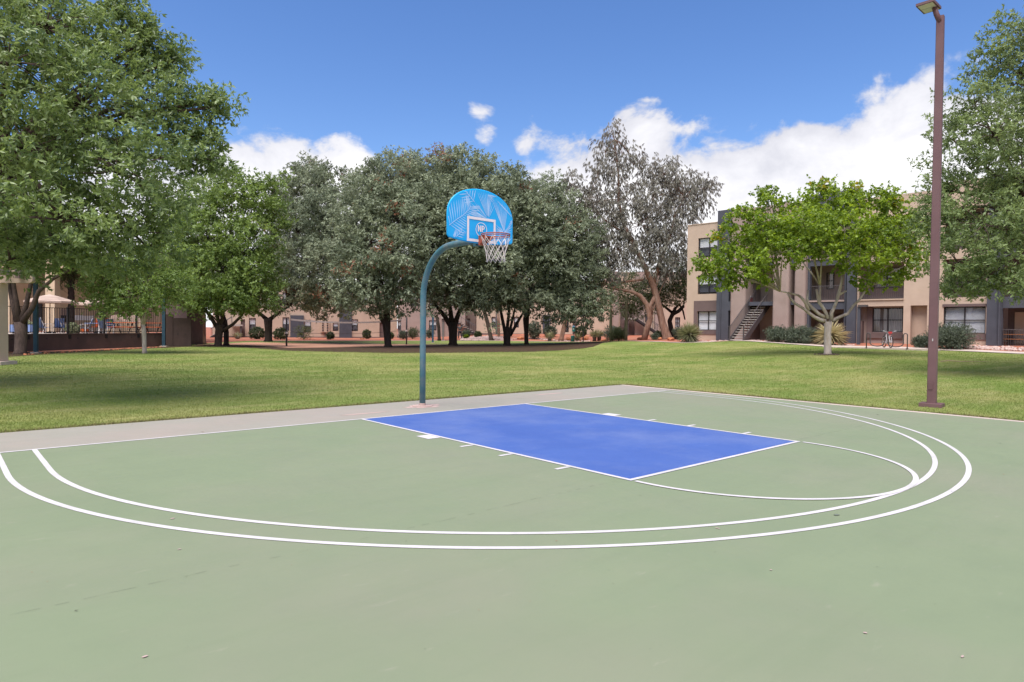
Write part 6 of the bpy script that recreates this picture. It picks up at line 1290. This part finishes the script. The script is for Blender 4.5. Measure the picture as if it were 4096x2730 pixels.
# ------------------------------------------------------------------ stones
def rock_mesh(name, mt, seed, sub=1):
    r = random.Random(seed); bm = bmesh.new(); bmesh.ops.create_icosphere(bm, subdivisions=sub, radius=1)
    for v in bm.verts: v.co *= r.uniform(.78, 1.12); v.co.z *= .7
    me = bpy.data.meshes.new(name); bm.to_mesh(me); bm.free(); me.materials.append(mt); return me
def stones():
    M_RB = mat('orange_sandstone', (.46, .19, .095), (.34, .13, .07), .95, 2, 5, .6, 8, .1); M_RG = mat('pink_river_rock', (.44, .31, .275), (.30, .20, .185), .9, .9, 2, .3, 8, .15, (.55, .43, .38), 2.3, .8)
    bo = [rock_mesh('boulder', M_RB, i, 2) for i in range(4)]
    spots = [(2082, 73.5, 34, 16, 'wide orange boulder left of the round bush in the gravel bed'), (2275, 73, 30, 16, 'orange boulder just left of the waste station'), (2342, 73.5, 30, 18, 'orange boulder behind the thin walkway lamp'), (2345, 76, 14, 10, 'small orange boulder behind the one at the walkway lamp'), (2418, 68.5, 34, 9, 'flat orange slab boulder right of the twin yucca'), (2424, 69.5, 20, 10, 'small orange boulder on top of the slab group by the twin yucca'), (2684, 53.5, 34, 15, 'orange boulder at the foot of the eucalyptus'), (2637, 56, 26, 14, 'pale orange boulder between the eucalyptus trunks'), (2742, 51.3, 18, 6, 'low stone beside the big yucca trunk'), (2561, 66, 30, 14, 'rounded rust-red boulder left of the leaning eucalyptus trunk'), (1448, 77, 22, 6, 'small pile stone beside the oval bush')]
    for i, (u, D, w, h, lab) in enumerate(spots):
        g = G(u, D); o = link('boulder', bo[i % 4], None, lab, 'boulder', 'orange boulders in the gravel bed', loc=g+np.array([0, 0, h*px(D)*.3]), rz=i*1.3); o.scale = (w*px(D)/2, w*px(D)/2*.8, h*px(D)*.75)
    def bed(name, label, area, n, smin, smax, mt, sub=1):
        mb = MB(); base = [rock_mesh('tmp', mt, 40+i, sub) for i in range(4)]; vs = [np.array([v.co[:] for v in b.vertices]) for b in base]; fs = [[tuple(p.vertices) for p in b.polygons] for b in base]
        for i in range(n):
            u, D = area(rng.random(), rng.random()); g = G(u, D); s_ = rng.uniform(smin, smax); k = int(rng.integers(4)); a = rng.random()*6; R_ = np.array([[math.cos(a), -math.sin(a), 0], [math.sin(a), math.cos(a), 0], [0, 0, 1]])
            q = (vs[k]*s_*np.array([1, .75, .7]))@R_.T+g+np.array([0, 0, s_*.2]); m0 = len(mb.v); mb.v += [tuple(x) for x in q]; mb.f += [tuple(m0+j for j in f) for f in fs[k]]
        for b in base: bpy.data.meshes.remove(b)
        return mb.build(name, mt, None, False, label=label, cat='rocks', kind='stuff')
    bed('river_rock', 'bed of pinkish river rock beside the person and the far stairs', lambda a, b: (1845+a*165+b*0, 71.8+b*7.0*(1-.25*a)), 620, .10, .26, M_RG)
    bed('river_rock', 'thin winding band of river rock through the red gravel', lambda a, b: (2020+a*330+20*math.sin(a*9), 72+2.2*math.sin(a*5)+b*1.0), 260, .08, .18, M_RG)
    bed('river_rock', 'pale river rock along the walk under the right tree', lambda a, b: (3830+a*600, np.interp(3830+a*600, US, _walk)+.5+b*2.0), 330, .07, .17, M_RG)
    bed('river_rock', 'scattered pale stones edging the walk by the sage bushes', lambda a, b: (2760+a*660, np.interp(2760+a*660, US, _walk)+.35+b*.9), 210, .05, .12, M_RG)
    bed('dirt_clods', 'loose red stones at the foot of the pool wall', lambda a, b: (90+a*560, np.interp(90+a*560, US, _lawnend)+.6+b*1.4), 120, .03, .09, M_RB)
    bed('bark_debris', 'brown bark and litter around the pale trunk base', lambda a, b: (3312+(a-.5)*120*math.sqrt(b), 31.5+(rng.random()-.5)*1.4), 170, .02, .06, M_BARK)
stones()
# ------------------------------------------------------------------ litter on the court and lawn
def litter():
    lm = [mat('dry_leaf_brown', (.10, .055, .035), rough=.9), mat('dry_leaf_dark', (.03, .025, .02), rough=.9), mat('dry_leaf_red', (.28, .09, .05), rough=.9)]
    ms = []
    for i in range(3):
        mb = MB(); mb.v = [(-.5, 0, 0), (-.1, .2, .10), (.5, 0, .03), (-.1, -.2, .06), (-.1, 0, .015)]; mb.f = [(0, 4, 1), (1, 4, 2), (2, 4, 3), (3, 4, 0)]; ms.append(mb.mesh('fallen_leaf', lm[i]))
    pts = [(305, 2447, .07, 1), (3508, 2271, .04, 1), (745, 2310, .025, 1), (1625, 2168, .03, 1), (1165, 2263, .03, 2), (30, 2292, .03, 2), (128, 2293, .03, 2), (1395, 1953, .025, 1), (688, 1808, .03, 1), (398, 1703, .04, 1), (528, 1700, .03, 1), (1660, 1728, .03, 2), (2226, 2167, .045, 2), (2435, 2284, .025, 1), (2452, 2338, .03, 1), (3807, 1968, .03, 1), (3510, 1661, .05, 1), (4000, 1775, .04, 1), (4015, 1900, .04, 2), (2860, 2211, .03, 1), (1915, 2445, .035, 2), (3740, 2420, .02, 1), (3190, 2445, .02, 1), (2560, 1984, .025, 1), (190, 2330, .025, 2), (810, 1730, .06, 2), (2600, 2600, .02, 1), (1700, 2600, .02, 1), (2120, 2410, .02, 2)]
    for i, (u, v, s_, k) in enumerate(pts):
        g = gpt(u, v); o = link('fallen_leaf', ms[k], None, ('largest dark curled leaf, low on the left of the green court' if i == 0 else 'dark pebble-like leaf right of centre on the green court' if i == 1 else 'small curled dry leaf lying on the green court paint'), 'leaf', 'dry leaves on the court', loc=(g[0], g[1], .0055), rz=i*2.1); s_ = max(7, s_*230)*float((g-CAM)@AF)/FPX; o.scale = (s_, s_, s_)
    g = G(3800, 27.5); t = thing('fallen_branch', 'thin bare fallen branch on the grass right of the light pole', 'branch', g, math.atan2(HR[1], HR[0])-.1); mm = mat('dry_branch', (.40, .30, .2), (.3, .22, .15), .9)
    MB().tube([(-.35, 0, .03), (0, .05, .07), (.4, -.05, .04), (1.1, .1, .05), (1.9, .0, .03)], [.018, .02, .015, .01, .005], 5).build('stem', mm, t); MB().tube([(.0, .05, .07), (.3, .25, .05), (.6, .3, .03)], [.012, .009, .005], 5).build('twig', mm, t)
litter()
# ------------------------------------------------------------------ grass blades
def grass():
    lm = lawn_material('grass_blade', True)
    n = 420000; U = rng.uniform(-500, 4500, n); D = 8.5+(rng.random(n)**1.6)*42
    g = CAM[None]+(HF[None]+HR[None]*((U-W/2)/FPX)[:, None])*D[:, None]
    ok = (D < np.interp(U, US, _lawnend)+rng.exponential(.9, n)*(D > 30)) & ~((g[:, 0] < CX1+.0) & (g[:, 1] < CY1+.0))
    g = g[ok]
    # thicker, longer fringe where the lawn meets the slab
    m1 = 46000; fx = np.concatenate([rng.uniform(-14, CX1+.1, m1), CX1+np.abs(rng.normal(0, .10, m1//2))+.005]); fy = np.concatenate([CY1+np.abs(rng.normal(0, .10, m1))+.005, rng.uniform(-12, CY1+.1, m1//2)])
    fr_ = np.stack([fx, fy, 0*fx], 1); nb = len(g); g = np.concatenate([g, fr_]); g[:, 2] = Tz(g)-.005
    k = len(g); ang = rng.random(k)*2*PI; lean = rng.uniform(.1, .9, k); d = unit(np.stack([np.cos(ang)*lean, np.sin(ang)*lean, np.ones(k)], 1)); L_ = rng.uniform(.02, .042, k); L_[nb:] *= rng.uniform(.8, 1.7, k-nb)
    dist = np.linalg.norm(g-CAM, axis=1); wd = np.clip(dist*.00034, .0035, .010)
    n_ = unit(np.stack([-np.sin(ang), np.cos(ang), 0*ang], 1)+rng.normal(0, .3, (k, 3)))
    pat = .5+.28*np.sin(g[:, 0]*.9+1.3*np.sin(g[:, 1]*.7))+.22*np.sin(g[:, 1]*1.7+g[:, 0]*.3)
    me = leaf_mesh('grass', g, d, n_, L_, wd, np.clip(.25+.35*pat+rng.normal(0, .2, k), 0, .97), lm, .1)
    q = 26000; t_ = rng.random(q); side = rng.random(q) < .6
    e = np.stack([np.where(side, -14+t_*(CX1+14), CX1+.02+np.abs(rng.normal(0, .05, q))), np.where(side, CY1+.02+np.abs(rng.normal(0, .05, q)), -12+t_*(CY1+12)), np.zeros(q)], 1)
    dens_ = .5+.5*np.sin(e[:, 0]*2.3+np.sin(e[:, 1]*1.9)*2)*np.sin(e[:, 1]*3.1+e[:, 0]*.8); e = e[rng.random(q) < .25+.75*dens_]; q = len(e); e[:, 2] = Tz(e)-.005
    an = rng.random(q)*2*PI; ln = rng.uniform(.3, 1.6, q); d2 = unit(np.stack([np.cos(an)*ln, np.sin(an)*ln-.2, np.ones(q)], 1))
    link('dry_grass_fringe', leaf_mesh('dry_grass_fringe', e, d2, unit(rng.normal(size=(q, 3))), rng.uniform(.04, .10, q), np.full(q, .005), rng.random(q)*.9, leaf_mat('dry_grass', (.12, .10, .045), (.34, .29, .14), trans=.2, rough=.8, spec=.1), .1), None, 'ragged dry grass fringe spilling over the court edge', 'grass', None, 'stuff')
    link('grass', me, None, 'short mown grass growing over the lawn up to the court slab', 'grass', None, 'stuff')
grass()
print('leaf triangles', TRI[0], 'all', sum(len(o.data.polygons) for o in bpy.data.objects if o.type == 'MESH'))
